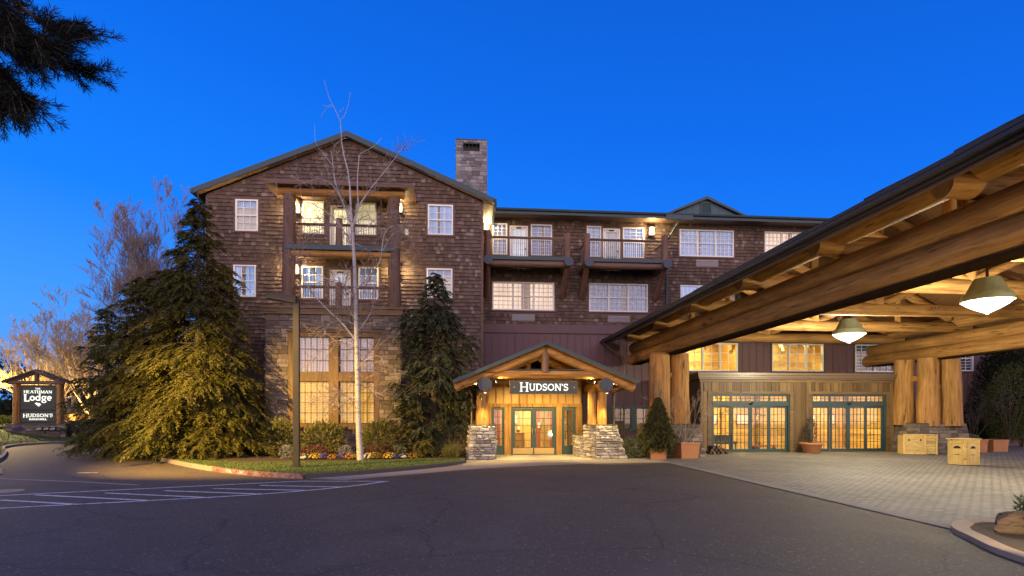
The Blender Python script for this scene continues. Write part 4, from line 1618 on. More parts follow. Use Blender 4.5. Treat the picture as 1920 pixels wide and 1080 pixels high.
# ================================================================== RESTAURANT ENTRANCE + PORTICO
def restaurant_entrance():
    Y = 26.9
    X0, X1 = 1.22, 5.72
    T = empty('restaurant_entrance', (3.4, Y, 0), 'honey coloured timber entrance bay with teal glazed double doors and two sidelights', 'entrance bay')
    mb = MB()
    ops = [(1.40, 2.04, 0, 2.28), (2.34, 4.50, 0, 2.28), (4.76, 5.44, 0, 2.28)]
    wall_holes(mb, X0, X1, 0, 3.55, Y, ops)
    mb.face((X0, Y, 0), (X0, 31.95, 0), (X0, 31.95, 3.55), (X0, Y, 3.55))
    mb.face((X1, Y, 0), (X1, 31.95, 0), (X1, 31.95, 3.55), (X1, Y, 3.55))
    mb.build('wall', M['trim_brown'], T)
    mb = MB()
    n = 12
    for k in range(n):
        a, b = X0 + .02 + (X1 - X0 - .04) * k / n, X0 + .02 + (X1 - X0 - .04) * (k + 1) / n
        mb.box(a + .003, b - .003, Y - .025, Y - .002, 2.44, 3.55)
    mb.build('board_cladding', M['honey_boards'], T)
    mb = MB()
    for k in range(n + 1):
        x = X0 + .03 + (X1 - X0 - .06) * k / n
        mb.box(x - .028, x + .028, Y - .06, Y - .0255, 2.44, 3.2)
    mb.box(X0, X1, Y - .07, Y - .0255, 3.2, 3.36)
    mb.build('battens', M['log_z'], T)
    mb = MB()
    mb.box(X0, X1, Y - .075, Y - .001, 2.283, 2.437)
    for a, b in ((X0 - .02, 1.397), (2.043, 2.337), (4.503, 4.757), (5.443, X1 + .02)):
        mb.box(a, b, Y - .065, Y - .001, 0, 2.28)
    mb.build('door_casing', M['log_z'], T)
    glazed_leaf(T, 'sidelight', 1.41, 2.03, .02, 2.27, Y + .02, 2, 5, .13, .42)
    glazed_leaf(T, 'sidelight', 4.77, 5.43, .02, 2.27, Y + .02, 2, 5, .13, .42)
    fr = MB()
    fr.box(2.345, 2.40, Y, Y + .12, 0, 2.28)
    fr.box(4.44, 4.495, Y, Y + .12, 0, 2.28)
    fr.box(2.40, 4.44, Y, Y + .12, 2.21, 2.28)
    fr.build('door_frame', M['green'], T)
    glazed_leaf(T, 'glazed_door', 2.403, 3.417, .02, 2.205, Y + .03, 2, 5, .13, .34, handle=1, kick=.31)
    glazed_leaf(T, 'glazed_door', 3.423, 4.437, .02, 2.205, Y + .03, 2, 5, .13, .34, handle=-1, kick=.31)
    # interior
    mb = MB()
    yb = 30.4
    for k in range(12):
        a = X0 + .03 + (X1 - X0 - .06) * k / 12
        mb.box(a, a + .36, yb - .03 - .015 * (k % 2), yb, 0, 3.2)
    rm = mb.build('interior_wall', M['pine_z'], T)
    mb = MB()
    for x, w in ((1.75, .32), (2.5, .22), (3.75, .42), (4.75, .55)):
        mb.box(x, x + w, yb - .10, yb - .046, .05, 2.9)
    mb.build('red_panel', M['red'], rm)
    mb = MB()
    mb.box(X0 + .02, X1 - .02, Y + .15, yb, -.02, .012)
    mb.build('floor', M['floor_in'], rm)
    mb = MB()
    mb.box(X0 + .02, X1 - .02, Y + .15, yb, 3.2, 3.25)
    mb.build('ceiling', M['pine_x'], rm)
    mb = MB()
    for x, z, w, h in ((2.62, 1.45, .34, .42), (2.98, 1.1, .14, .2), (4.08, 1.2, .12, .3), (1.55, 1.5, .2, .25), (1.55, .95, .2, .25)):
        mb.box(x, x + w, yb - .14, yb - .105, z, z + h)
    mb.build('notice', M['c_pale'], rm)
    mb = MB()
    mb.box(2.6, 3.2, 28.9, 29.4, .012, .95)
    mb.box(2.55, 3.25, 28.85, 29.45, .953, 1.0)
    mb.build('host_stand', M['log_z'], rm)
    lamp('hall_light', 'AREA', (3.4, 28.6, 3.18), 300, (1, .74, .24), T, shape='RECTANGLE', size=2.4, size_y=1.6)
    return T


M['honey_boards'] = island_mat('honey_boards', [(0, (.36, .20, .065)), (1, (.52, .32, .12))], .5, 6, (6, 6, .4), .2, .3)
restaurant_entrance()


def portico():
    XC, ZA, YF, YB = 3.55, 4.98, 23.6, 31.9
    XL, XR, ZE = -.32, 7.46, 3.34
    T = empty('entrance_portico', (XC, 25.5, 0), 'gabled log portico over the restaurant doors with round log truss', 'portico')
    s = (ZA - ZE) / (XC - XL)
    mb = MB()
    mb.prism([(XL, ZE - .09), (XC, ZA - .09), (XC, ZA), (XL, ZE)], YF, YB)
    mb.prism([(XC, ZA - .09), (XR, ZE - .09), (XR, ZE), (XC, ZA)], YF, YB)
    rf = mb.build('roof', M['roof'], T)
    mb = MB()
    mb.prism([(XL - .02, ZE - .13), (XC, ZA - .13), (XC, ZA + .015), (XL - .02, ZE + .015)], YF - .05, YF - .002)
    mb.prism([(XC, ZA - .13), (XR + .02, ZE - .13), (XR + .02, ZE + .015), (XC, ZA + .015)], YF - .05, YF - .002)
    mb.build('fascia', M['fascia'], rf)
    mb = MB()
    mb.prism([(XL + .02, ZE - .13), (XC, ZA - .14), (XC, ZA - .10), (XL + .02, ZE - .095)], YF + .02, YB)
    mb.prism([(XC, ZA - .14), (XR - .02, ZE - .13), (XR - .02, ZE - .095), (XC, ZA - .10)], YF + .02, YB)
    mb.build('soffit', M['soffit'], rf)
    for y, d in ((23.95, 1), (26.6, 0)):
        for sg in (-1, 1):
            e = XC + sg * (XC - XL + .02) * .985
            lg = MB()
            r = .19
            lg.log((XC + sg * .02, y + sg * .004, ZA - .15 - r), (e, y, ZE - .11 - r), r, r, 16, 7)
            lg.build('rafter_log', M['log_x'], T, True)
        if y < 25:
            lg = MB()
            lg.log((XC - 2.3, y + .05, 3.62), (XC + 2.3, y + .05, 3.62), .19, .19, 16, 7)
            lg.build('tie_log', M['log_x'], T, True)
            mb = MB()
            mb.box(XC - 2.0, XC + 2.0, y - .15, y + .2, 3.80, 3.83)
            mb.build('flashing', M['fascia'], T)
            lg = MB()
            lg.log((XC - .02, y - .05, 3.7), (XC - .02, y - .05, 4.62), .165, .165, 14, 4)
            lg.build('king_post', M['logd_z'], T, True)
        else:
            lg = MB()
            lg.log((XC - .45, y, 3.6), (XC - .45, y, 4.5), .14, .14, 12, 4)
            lg.build('king_post', M['log_z'], T, True)
            lg = MB()
            lg.log((XC - 2.2, y, 3.68), (XC + 2.2, y, 3.68), .16, .16, 12, 4)
            lg.build('tie_log', M['log_x'], T, True)
    for x in (.98, 6.12):
        lg = MB()
        lg.log((x, 23.75, 3.17), (x, 27.4, 3.17), .285, .285, 20, 5)
        a = lg.build('purlin_log', M['log_y'], T, True)
        cp = MB()
        cp.tube([(x, 23.72, 3.17), (x, 23.755, 3.17)], .295, 26)
        cp.build('end_cap', M['endcap'], a)
    for x, y, r in ((.90, 24.55, .265), (5.72, 24.65, .20), (6.12, 24.5, .21)):
        lg = MB()
        lg.log((x, y, 1.46), (x, y, 2.95), r * 1.03, r * .97, 18, 4)
        for z in (1.75, 2.15):
            lg.lathe([(.035, -.02), (.035, .02)], x + .08, y - r + .01, 8, z)
        lg.build('post', M['log_z'], T, True)
    # stone piers
    pb = dict(ch=(.08, .16), ln=(.18, .55), out=(.02, .10), gap=.018, rough=.022)
    mb, bk = MB(), MB()
    xa, xb, ya, yb = .38, 1.42, 24.15, 25.4
    stones(mb, bk, (xa - .12, ya, 0), (xb, ya, 0), (xb, ya, 1.44), (xa, ya, 1.44), **pb)
    stones(mb, bk, (xb, ya, 0), (xb, yb, 0), (xb, yb, 1.44), (xb, ya, 1.44), **pb)
    stones(mb, bk, (xa - .12, yb, 0), (xa - .12, ya, 0), (xa, ya, 1.44), (xa, yb, 1.44), **pb)
    p = mb.build('stone_pier', M['stone_pale'], T)
    bk.box(xa - .02, xb + .05, ya - .04, yb, 1.44, 1.48)
    bk.build('pier_cap', M['mortar'], p)
    mb, bk = MB(), MB()
    xa, xb, ya, yb = 5.42, 6.62, 24.2, 25.6
    xo = 7.15
    stones(mb, bk, (xa + .35, ya, 0), (xo, ya, 0), (xb, ya, 1.44), (xa + .35, ya, 1.44), **pb)
    stones(mb, bk, (xa + .05, yb - .4, 0), (xa + .35, ya, 0), (xa + .35, ya, 1.44), (xa + .05, yb - .4, 1.44), **pb)
    stones(mb, bk, (xo, ya, 0), (xo, yb, 0), (xb, yb, 1.44), (xb, ya, 1.44), **pb)
    p = mb.build('stone_pier', M['stone_pale'], T)
    bk.box(xa + .08, xb + .03, ya - .03, yb, 1.44, 1.48)
    bk.build('pier_cap', M['mortar'], p)
    mb, bk = MB(), MB()
    stones(mb, bk, (5.30, 25.2, 0), (5.72, 25.2, 0), (5.72, 25.2, .98), (5.30, 25.2, .98), **pb)
    stones(mb, bk, (5.30, 26.8, 0), (5.30, 25.2, 0), (5.30, 25.2, .98), (5.30, 26.8, .98), **pb)
    bk.box(5.28, 5.74, 25.18, 26.8, .98, 1.01)
    p = mb.build('low_stone_wall', M['stone_pale'], T)
    bk.build('wall_cap', M['mortar'], p)
    # downpipes
    for x, x2, sg in ((XL + .1, .45, 1), (XR - .1, 6.75, -1)):
        mb = MB()
        mb.tube([(x, 24.1, ZE - .2), (x + sg * .25, 24.3, ZE - .28), (x2 - sg * .1, 24.8, ZE - .42), (x2, 24.85, ZE - .6), (x2, 24.85, 1.5)], .045, 8)
        mb.build('downspout', M['panel_brown'], T)
    return T


portico()


def spot_fixture(loc, aim, power, label, group='small spotlights on the portico logs', angle=110):
    t = empty('spotlight', loc, label, 'spotlight', group)
    p, a = V(loc), V(aim)
    d = (a - p).normalized()
    mb = MB()
    mb.tube([p - d * .16, p - d * .02], [.035, .055], 10)
    mb.tube([p - d * .12, p - d * .12 + V((0, 0, .16))], .012, 6)
    mb.build('housing', M['bronze'], t)
    mb = MB()
    mb.tube([p - d * .019, p - d * .012], .045, 12)
    mb.build('lens', M['spot_lens'], t)
    lamp('spot_beam', 'SPOT', tuple(p + d * .03), power, (1, .72, .22), t, .04, spot_size=radians(angle), spot_blend=.6, aim=aim)
    return t


M['spot_lens'] = emit('spot_lens', (1, .86, .55), 14)
GS = 'small spotlights on the portico logs'
spot_fixture((1.45, 23.95, 3.30), (2.6, 24.1, 3.75), 85, 'small spotlight on the left portico log washing the tie beam')
spot_fixture((5.65, 23.95, 3.30), (4.5, 24.1, 3.75), 85, 'small spotlight beside the right portico log washing the tie beam')
spot_fixture((.62, 23.9, 3.20), (.2, 23.95, 3.4), 30, 'small spotlight outside the left portico log lighting the rafter end')
spot_fixture((6.48, 23.9, 3.22), (7.0, 23.95, 3.4), 30, 'small spotlight outside the right portico log lighting the rafter end')
spot_fixture((2.3, 24.25, 3.36), (2.6, 26.0, .2), 560, 'downlight under the left half of the portico roof', 'downlights under the portico roof', 125)
spot_fixture((4.8, 24.25, 3.36), (4.5, 26.0, .2), 560, 'downlight under the right half of the portico roof', 'downlights under the portico roof', 125)
spot_fixture((.98, 23.64, 2.80), (.85, 23.8, .4), 430, 'downlight over the left stone pier', 'pier downlights', 95)
spot_fixture((6.12, 23.64, 2.80), (6.3, 23.8, .4), 430, 'downlight over the right stone pier', 'pier downlights', 95)


def hanging_sign():
    x0, x1, z0, z1, y = 2.05, 4.88, 2.80, 3.32, 23.86
    t = empty('hanging_sign', ((x0 + x1) / 2, y, z0), 'dark hanging sign with white glowing letters HUDSON\'S under the portico truss', 'sign')
    mb = MB()
    mb.box(x0, x1, y, y + .10, z0, z1)
    mb.build('board', M['sign_dark'], t)
    mb = MB()
    mb.box(x0 - .02, x1 + .02, y - .012, y + .11, z1, z1 + .02)
    mb.box(x0 - .02, x1 + .02, y - .012, y + .11, z0 - .02, z0)
    mb.box(x0 - .02, x0, y - .012, y + .11, z0, z1)
    mb.box(x1, x1 + .02, y - .012, y + .11, z0, z1)
    mb.build('rim', M['panel_brown'], t)
    mb = MB()
    letters(mb, "HUDSON'S", lambda u, v, q: (u, y - q, v), .28, x0 + .38, 2.08, z0 + .13, .045, 1.38)
    mb.build('lettering', M['sign_letters'], t)
    mb = MB()
    for x in (x0 + .16, x1 - .12):
        mb.tube([(x, y - .012, z0 + .27), (x, y, z0 + .27)], .025, 10)
    mb.build('bolt', M['steel'], t)
    for x in (x0 + .2, x1 - .2):
        mb = MB()
        mb.tube([(x, y + .05, z1), (x, y + .05, z1 + .14)], .014, 6)
        mb.build('hanger', M['bronze'], t)


M['sign_dark'] = plain('dark_sign_board', (.050, .054, .048), .5, 0, .15)
M['sign_letters'] = emit('glowing_letters', (1, .98, .88), 1.7)
hanging_sign()

# lanterns on the hotel walls
_l = lambda px, py: (at(px, py, 28.85).x, 28.97, at(px, py, 28.85).z)
for p, l in ((_l(557, 391), 'lantern left of the upper gable balcony, beside the log post'), (_l(749, 390), 'lantern right of the upper gable balcony, half behind the log post'),
             (_l(555, 505), 'lantern left of the lower gable balcony, beside the log post'), (_l(746, 508), 'lantern right of the lower gable balcony, half behind the log post')):
    lantern(p, l, 'lanterns on the gable balconies', 190)
lantern((1.40, 31.97, 12.45), 'lantern in the corner where the wing meets the gable', 'lanterns on the wing balconies', 190)
lantern((10.86, 31.97, 12.42), 'lantern on the wing wall at the second balcony, beside the downspout', 'lanterns on the wing balconies', 190)

# white security light on the gable wall
t = empty('security_light', (-2.72, 28.95, 11.0), 'small white round security light on the shingles right of the log post', 'security light')
mb = MB()
mb.box(-2.8, -2.64, 28.9, 28.96, 10.9, 11.1)
mb.build('bracket', M['white'], t)
mb = MB()
mb.lathe([(.05, -.12), (.12, -.06), (.13, .05), (.06, .1)], -2.72, 28.78, 14, 11.02)
mb.build('housing', M['white'], t, True)


# ================================================================== PORTE-COCHERE
def porte_cochere():
    XL, XR = 9.55, 23.55
    XE, ZE, XC, SL = 7.95, 5.90, 16.55, .50
    YF, YB = 3.5, 31.6
    T = empty('porte_cochere', (XC, 17, 0), 'large open log porte-cochere with shingled gable roof on clustered round columns', 'canopy')
    ZR = ZE + (XC - XE) * SL
    XE2 = 2 * XC - XE
    mb = MB()
    mb.prism([(XE, ZE), (XC, ZR), (XC, ZR + .12), (XE, ZE + .12)], YF, YB)
    mb.prism([(XC, ZR), (XE2, ZE), (XE2, ZE + .12), (XC, ZR + .12)], YF, YB)
    rf = mb.build('roof', M['deck'], T)
    mb = MB()
    # shingle courses with a stepped eave
    y = YF - .1
    while y < YB:
        w = RNG.uniform(.5, 1.0)
        th = RNG.uniform(.05, .085)
        y1 = min(y + w, YB)
        mb.prism([(XE - .10, ZE + .123), (XC, ZR + .165), (XC, ZR + .19 + th), (XE - .10, ZE + .148 + th)], y, y1 - .004)
        y += w
    mb.prism([(XC, ZR + .165), (XE2 + .1, ZE + .123), (XE2 + .1, ZE + .19), (XC, ZR + .24)], YF - .1, YB)
    mb.build('roof_shingles', M['roof'], rf)
    mb = MB()
    mb.box(XE - .06, XE - .002, YF, YB, ZE - .06, ZE + .118)
    mb.box(XE - .19, XE - .063, YF - .05, YB, ZE + .0, ZE + .115)
    mb.box(XE - .205, XE - .19, YF - .05, YB, ZE + .08, ZE + .13)
    mb.build('gutter', M['gutter_dark'], rf)
    mb = MB()
    mb.tube([(XE - .13, YB - .5, ZE), (XE + .1, YB - .5, ZE - .18), (XL - .7, YB - .55, ZE - .75), (XL - .55, YB - .55, ZE - 1.2), (XL - .55, YB - .55, 0)], .05, 8)
    mb.build('downspout', M['panel_brown'], rf)
    mb = MB()
    mb.box(XE + .02, XE + .10, YF, YB, ZE - .12, ZE - .002)
    mb.build('sub_fascia', M['logd_y'], rf)
    # long double-log beams
    for x in (XL, XR):
        for z, r in ((5.00, .325), (5.56, .315)):
            lg = MB()
            dy = .35 if z < 5.2 else 0
            lg.log((x, YF + .4, z), (x, YB - .35 + dy - .3, z), r, r, 22, 22, .012)
            lg.build('beam_log', M['log_y'], T, True)
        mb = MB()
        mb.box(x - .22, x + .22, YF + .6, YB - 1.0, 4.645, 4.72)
        mb.build('beam_shade_strip', M['painted_shade'], T)  # dark strip put in as the shade on the beam's underside
    # trusses
    ys = (5.6, 9.65, 13.45, 17.3, 21.35, 25.5, 29.7)
    zc = 6.10
    for y in ys:
        lg = MB()
        lg.log((XE + .78, y, zc), (XE2 - .78, y, zc), .25, .25, 20, 14, .012)
        a = lg.build('cross_log', M['log_x'], T, True)
        cp = MB()
        for xx in (XE + .765, XE2 - .785):
            eg = MB()
            eg.tube([(xx, y, zc), (xx + .02, y, zc)], .257, 24)
            eg.build('end_grain', M['endgrain'], a)
        for xb in (10.6, 10.75, 10.9, 14.2, 14.35, 14.5, 18.6, 18.75, 18.9, 22.3, 22.45):
            cp.lathe([(.03, -.02), (.03, .02)], xb, y - .25, 8, zc + .05)
        cp.build('bolts', M['bronze'], a)
        for s in (-1, 1):
            lg = MB()
            e = XC + s * (XC - XL - .15)
            r = .20
            lg.log((XC + s * .05, y + s * .006, ZR - r - .02), (e, y, ZE + (XL + .15 - XE) * SL - r - .02), r, r, 14, 8, .012)
            lg.build('rafter_log', M['log_x'], T, True)
            lg = MB()
            lg.log((XC + s * .15, y, zc + .2), (XC + s * 4.0, y, ZR - 4.0 * SL - .2), .15, .15, 12, 5)
            lg.build('strut_log', M['log_x'], T, True)
            lg = MB()
            lg.log((XC + s * 4.2, y, zc + .2), (XC + s * 4.2, y, ZR - 4.2 * SL - .15), .14, .14, 12, 4)
            lg.build('web_post', M['log_z'], T, True)
        lg = MB()
        lg.log((XC, y, zc + .1), (XC, y, ZR - .2), .19, .19, 14, 5)
        lg.build('king_post', M['log_z'], T, True)
    for k, (x, zz) in enumerate(((XC, ZR - .12), (XC - 4.2, ZR - 4.2 * SL - .05), (XC + 4.2, ZR - 4.2 * SL - .05), (XL, ZE + 1.63 * SL - .07), (XR, ZE + (XE2 - XR) * SL - .07))):
        mb = MB()
        for y0, y1 in zip(ys, ys[1:]):
            mb.log((x, y0 + .2, zz - .13), (x, y1 - .2, zz - .13), .12, .12, 10, 4)
        mb.build('purlin_log', M['log_y'], T, True)
    # plate logs lying over the beams, notched onto the cross logs
    for s in (-1, 1):
        x = XC + s * (XC - XL + .22)
        lg = MB()
        lg.log((x, YF + .2, 6.33), (x, YB - .4, 6.33), .275, .265, 20, 24, .014)
        for yy in ys:
            for k in (-1.05, -.9, -.75, .75, .9, 1.05):
                lg.tube([(x + s * .255, yy + k, 6.36), (x + s * .285, yy + k, 6.36)], .03, 8)
        lg.build('plate_log', M['log_y'], T, True)
    # column clusters and stone bases
    clusters = [((9.45, 25.75), [(-.42, -.30), (.58, -.15), (.10, .62)], (8.35, 11.0, 24.85, 27.2)),
                ((23.5, 26.9), [(-.28, -.36), (-.76, .70), (.72, -.62)], (22.25, 25.2, 26.1, 28.4)),
                ((9.55, 5.6), [(-.3, -.5), (.6, .1), (-.4, .5)], (8.9, 11.0, 4.6, 6.6)),
                ((23.5, 5.6), [(-.3, -.5), (.6, .1), (-.4, .5)], (22.3, 24.8, 4.6, 6.6))]
    for (cx, cy), offs, (a, b, c, d) in clusters:
        H = 1.46
        for ox, oy in offs:
            lg = MB()
            lg.log((cx + ox, cy + oy, H - .1), (cx + ox * .93, cy + oy * .93, 4.72), .50, .45, 26, 10, .012)
            lg.build('column', M['log_z'], T, True)
        lg = MB()
        lg.log((cx + offs[0][0] - .1, cy + offs[0][1], 3.7), (cx + offs[1][0], cy + offs[1][1], 3.75), .17, .17, 12, 4)
        lg.log((cx + offs[0][0], cy + offs[0][1], 3.3), (cx + offs[2][0], cy + offs[2][1], 3.3), .15, .15, 12, 4)
        lg.build('tie_log', M['log_x'], T, True)
        mb, bk = MB(), MB()
        q = dict(ch=(.13, .28), ln=(.22, .7), out=(.01, .05), gap=.014, rough=.014)
        i = .28
        stones(mb, bk, (a, c, 0), (b, c, 0), (b - i, c + .1, H), (a + i, c + .1, H), **q)
        stones(mb, bk, (a, d, 0), (a, c, 0), (a + i, c + .1, H), (a + i, d - .1, H), **q)
        stones(mb, bk, (b, c, 0), (b, d, 0), (b - i, d - .1, H), (b - i, c + .1, H), **q)
        st = mb.build('stone_base', M['stone'], T)
        bk.box(a + i - .02, b - i + .02, c + .07, d - .1, H, H + .035)
        bk.build('base_cap', M['mortar'], st)
    return T


porte_cochere()


def pendant(x, y, zrim, R, label, power):
    t = empty('pendant_lamp', (x, y, zrim), label, 'pendant lamp', 'big pendant lamps under the porte-cochere')
    mb = MB()
    mb.lathe([(R * .50, .66), (R * .53, .63), (R * .56, .60), (R * .84, .26), (R * .95, .23), (R * 1.0, .15), (R * 1.03, .12), (R * 1.03, .02), (R * .97, .0)], x, y, 40, zrim)
    mb.build('shade', M['pendant_shade'], t, True)
    mb = MB()
    mb.lathe([(R * .96, .0), (R * .80, -.09), (R * .5, -.20), (R * .2, -.29), (.03, -.33)], x, y, 40, zrim)
    mb.build('lens', M['lens'], t, True)
    mb = MB()
    mb.lathe([(.03, -.36), (.05, -.33), (.03, -.32)], x, y, 12, zrim)
    mb.build('finial', M['bronze'], t)
    mb = MB()
    mb.tube([(x, y, zrim + .66), (x, y, zrim + 1.7)], .035, 8)
    mb.build('stem', M['bronze'], t)
    lamp('pendant_light', 'POINT', (x, y, zrim - .62), power, (1, .90, .66), t, .16)
    return t


M['pendant_shade'] = plain('lit_tint_shade', (.34, .40, .28), .5, .0, .35, 7)  # greenish grey shade, lightened in colour so it looks lit
p1 = at(1592, 628, 23.0)
p2 = at(1851, 566, 14.9)
pendant(p1.x, p1.y, p1.z, .62, 'bell pendant lamp nearer the sliding doors', 1450)
pendant(p2.x, p2.y, p2.z, .60, 'bell pendant lamp nearest the driveway, larger in view', 1450)
pendant(18.6, 7.5, 5.0, .60, 'bell pendant lamp at the driveway end of the porte-cochere', 1000)


# ================================================================== VEGETATION
M['cedar'] = foliage('cedar_sprays', [(0, (.050, .056, .014)), (.5, (.120, .112, .024)), (1, (.24, .20, .045))])
M['cypress'] = foliage('cypress_sprays', [(0, (.045, .058, .030)), (.6, (.100, .115, .058)), (1, (.21, .21, .11))])
M['laurel'] = foliage('laurel_leaves', [(0, (.045, .060, .014)), (.6, (.085, .105, .022)), (1, (.13, .145, .04))])
M['rhodo'] = foliage('rhododendron_leaves', [(0, (.13, .14, .035)), (.5, (.23, .23, .065)), (1, (.36, .33, .11))])
M['box'] = foliage('boxwood_leaves', [(0, (.045, .050, .035)), (.6, (.085, .09, .065)), (1, (.14, .14, .11))])
M['thuja'] = foliage('thuja_sprays', [(0, (.04, .045, .016)), (.6, (.095, .098, .034)), (1, (.17, .16, .06))])
M['pale_leaf'] = foliage('pale_variegated_leaves', [(0, (.10, .14, .06)), (.5, (.22, .26, .12)), (1, (.42, .42, .25))])
M['tuft'] = foliage('tuft_grass', [(0, (.12, .12, .035)), (1, (.24, .22, .08))])
M['dark_leaf'] = foliage('dark_tree_leaves', [(0, (.012, .018, .008)), (1, (.035, .045, .018))])
M['orange_leaf'] = foliage('orange_winter_foliage', [(0, (.16, .085, .02)), (1, (.32, .17, .05))])
M['needle'] = foliage('pine_needles', [(0, (.010, .014, .012)), (1, (.028, .032, .022))], .6, .15)
M['red_leaf'] = foliage('dark_red_leaves', [(0, (.09, .025, .03)), (1, (.24, .085, .09))])
M['grey_leaf'] = foliage('silver_leaves', [(0, (.22, .22, .20)), (1, (.42, .42, .40))])
for nm, c in (('orange', (.75, .30, .03)), ('yellow', (.78, .58, .08)), ('white', (.8, .78, .74)), ('violet', (.16, .12, .55))):
    M['fl_' + nm] = foliage('petals_' + nm, [(0, tuple(a * .7 for a in c)), (1, c)], .6, .2)
M['bark'] = plain('bark', (.085, .065, .05), .95, 0, .45, 14, .8)
M['twig_pale'] = plain('pale_bare_twigs', (.40, .29, .15), .85, 0, .3, 10, .4)
M['twig_dark'] = plain('dark_bare_twigs', (.085, .065, .06), .9, 0, .3, 10, .4)
M['twig_grey'] = plain('grey_bare_twigs', (.25, .19, .15), .85, 0, .3, 10, .4)


def birch_bark():
    m, n = mat('birch_bark')
    v = pos(n, (2.5, 2.5, 9))
    nz = noise(n, v, 1.6, 5, .6)
    k = n.ramp(nz, [(.40, (.030, .026, .025)), (.46, (.34, .33, .33))])
    k2 = n.mix(noise(n, pos(n), 2.0, 4), k, (.44, .42, .41))
    finish(n, principled(n, k2, .75, nz, .4, .01))
    M['birch'] = m


birch_bark()


def rv(r):
    return V((r.gauss(0, 1), r.gauss(0, 1), r.gauss(0, 1))).normalized()


def conifer(name, base, H, rad, label, group, seed, m='cedar', nb=150, tw=15, droop=.45, up=.12, LL=.24, LW=.07, z0=.03, cat='tree', lean=(0, 0), dens=1.0, irr=.45):
    r = random.Random(seed)
    T = empty(name, base, label, cat, group)
    lv, wd = MB(), MB()
    bx, by, bz = base
    wd.tube([(bx + lean[0] * t, by + lean[1] * t, bz + H * t) for t in (0, .15, .35, .6, .8, .99)], [H * .022, H * .019, H * .015, H * .01, H * .006, .01], 9)
    Z = V((0, 0, 1))
    for i in range(nb):
        t = z0 + (1 - z0) * ((i + r.random()) / nb) ** .95
        az = i * 2.39996 + r.uniform(-.3, .3)
        lump = mnoise.noise(V((cos(az) * 1.3 + seed, sin(az) * 1.3, t * H * .55)))
        R = rad(t) * r.uniform(.72, 1.12) * min(1.22, 1 + irr * 1.5 * lump)
        d = V((cos(az), sin(az), 0))
        s_ = V((-d.y, d.x, 0))
        o = V((bx + lean[0] * t, by + lean[1] * t, bz + H * t))
        if irr > .2 and mnoise.noise(V((cos(az) * 2.6 + seed * 3, sin(az) * 2.6, t * H * 1.5))) < -.16:
            continue
        dr = droop * r.uniform(.5, 1.45)
        cv = r.uniform(-.12, .12)
        B = lambda q: o + d * (R * q) + s_ * (cv * R * q * q) + Z * (R * (up * q - dr * q * q + .10 * q ** 4))
        wd.tube([B(q) for q in (0, .35, .7, 1)], [.012 + .012 * R, .01 + .007 * R, .012, .004], 4, False)
        k = int(tw * (.5 + .5 * min(1, R / 2)) * dens) + 3
        for j in range(k):
            q = r.uniform(.12, 1.0) ** .75
            p = B(q)
            sd = 1 if j % 2 else -1
            a = r.uniform(.45, 1.15)
            td = (d * cos(a) + s_ * (sd * sin(a)) + Z * r.uniform(-.35, .12)).normalized()
            if q > .93:
                td = (d + Z * -.3 + s_ * r.uniform(-.3, .3)).normalized()
            tl = (.16 + .34 * (1 - q * .6)) * min(R, 2.2) * r.uniform(.55, 1.1) + .1
            nl = max(3, int(tl / (LL * .38)))
            sd2 = td.cross(Z).normalized()
            for m_ in range(nl):
                f = (m_ + r.random() * .6) / nl
                pp = p + td * (tl * f) - Z * (tl * .45 * f * f)
                ax = (td - Z * (.9 * f)).normalized()
                for sg in ((-1, 1) if m_ < nl - 1 else (0,)):
                    ld = (ax + sd2 * (sg * r.uniform(.5, .9)) + Z * r.uniform(-.25, .12)).normalized()
                    lv.leaf(pp, ld, LL * r.uniform(.4, 1.4) * (1 - .35 * f), LW * r.uniform(.55, 1.5), (Z + rv(r) * .45).normalized())
    lv.build('crown', M[m], T)
    wd.build('trunk', M['bark'], T, True)
    return T


def shrub(name, c, rx, ry, rz, n, LL, LW, m, label, group=None, seed=1, cat='shrub', outward=.6, clump=.25, stems=True, flat=0.0, zbase=None, par=None, top=0.0):
    """leafy bush: leaves through an uneven ellipsoid, twigs inside"""
    r = random.Random(seed)
    zb = c[2] - rz if zbase is None else zbase
    T = empty(name, (c[0], c[1], zb), label, cat, group) if par is None else par
    lv, wd = MB(), MB()
    lobes = [(rv(r), r.uniform(-clump, clump)) for _ in range(14)]
    C = V(c)
    for i in range(n):
        d = rv(r)
        k = 1 + sum(w * max(0, d.dot(l)) ** 6 for l, w in lobes)
        s = r.uniform(.25, 1.0) ** .4 * k
        z = d.z * rz * s
        if flat and z > rz * (1 - flat):
            z = rz * (1 - flat) + r.uniform(-.06, .03)
        p = C + V((d.x * rx * s, d.y * ry * s, z))
        if p.z < zb + .02:
            p.z = zb + r.uniform(.02, .25)
        ld = (d * outward + rv(r) * .6 + V((0, 0, .25 + top))).normalized()
        lv.leaf(p, ld, LL * r.uniform(.6, 1.2), LW * r.uniform(.7, 1.2), (V((0, 0, 1)) + rv(r) * .6).normalized())
    lv.build('leaves' if par is None else 'foliage', M[m], T)
    if stems:
        for i in range(9):
            d = rv(r)
            d.z = abs(d.z) + .5
            e = C + V((d.x * rx * .7, d.y * ry * .7, d.z * rz * .5))
            b = V((c[0] + r.uniform(-.08, .08), c[1] + r.uniform(-.08, .08), zb))
            wd.tube([b, b.lerp(e, .5) + rv(r) * .06, e], [.022, .015, .005], 5, False)
        wd.build('stems', M['bark'], T)
    return T


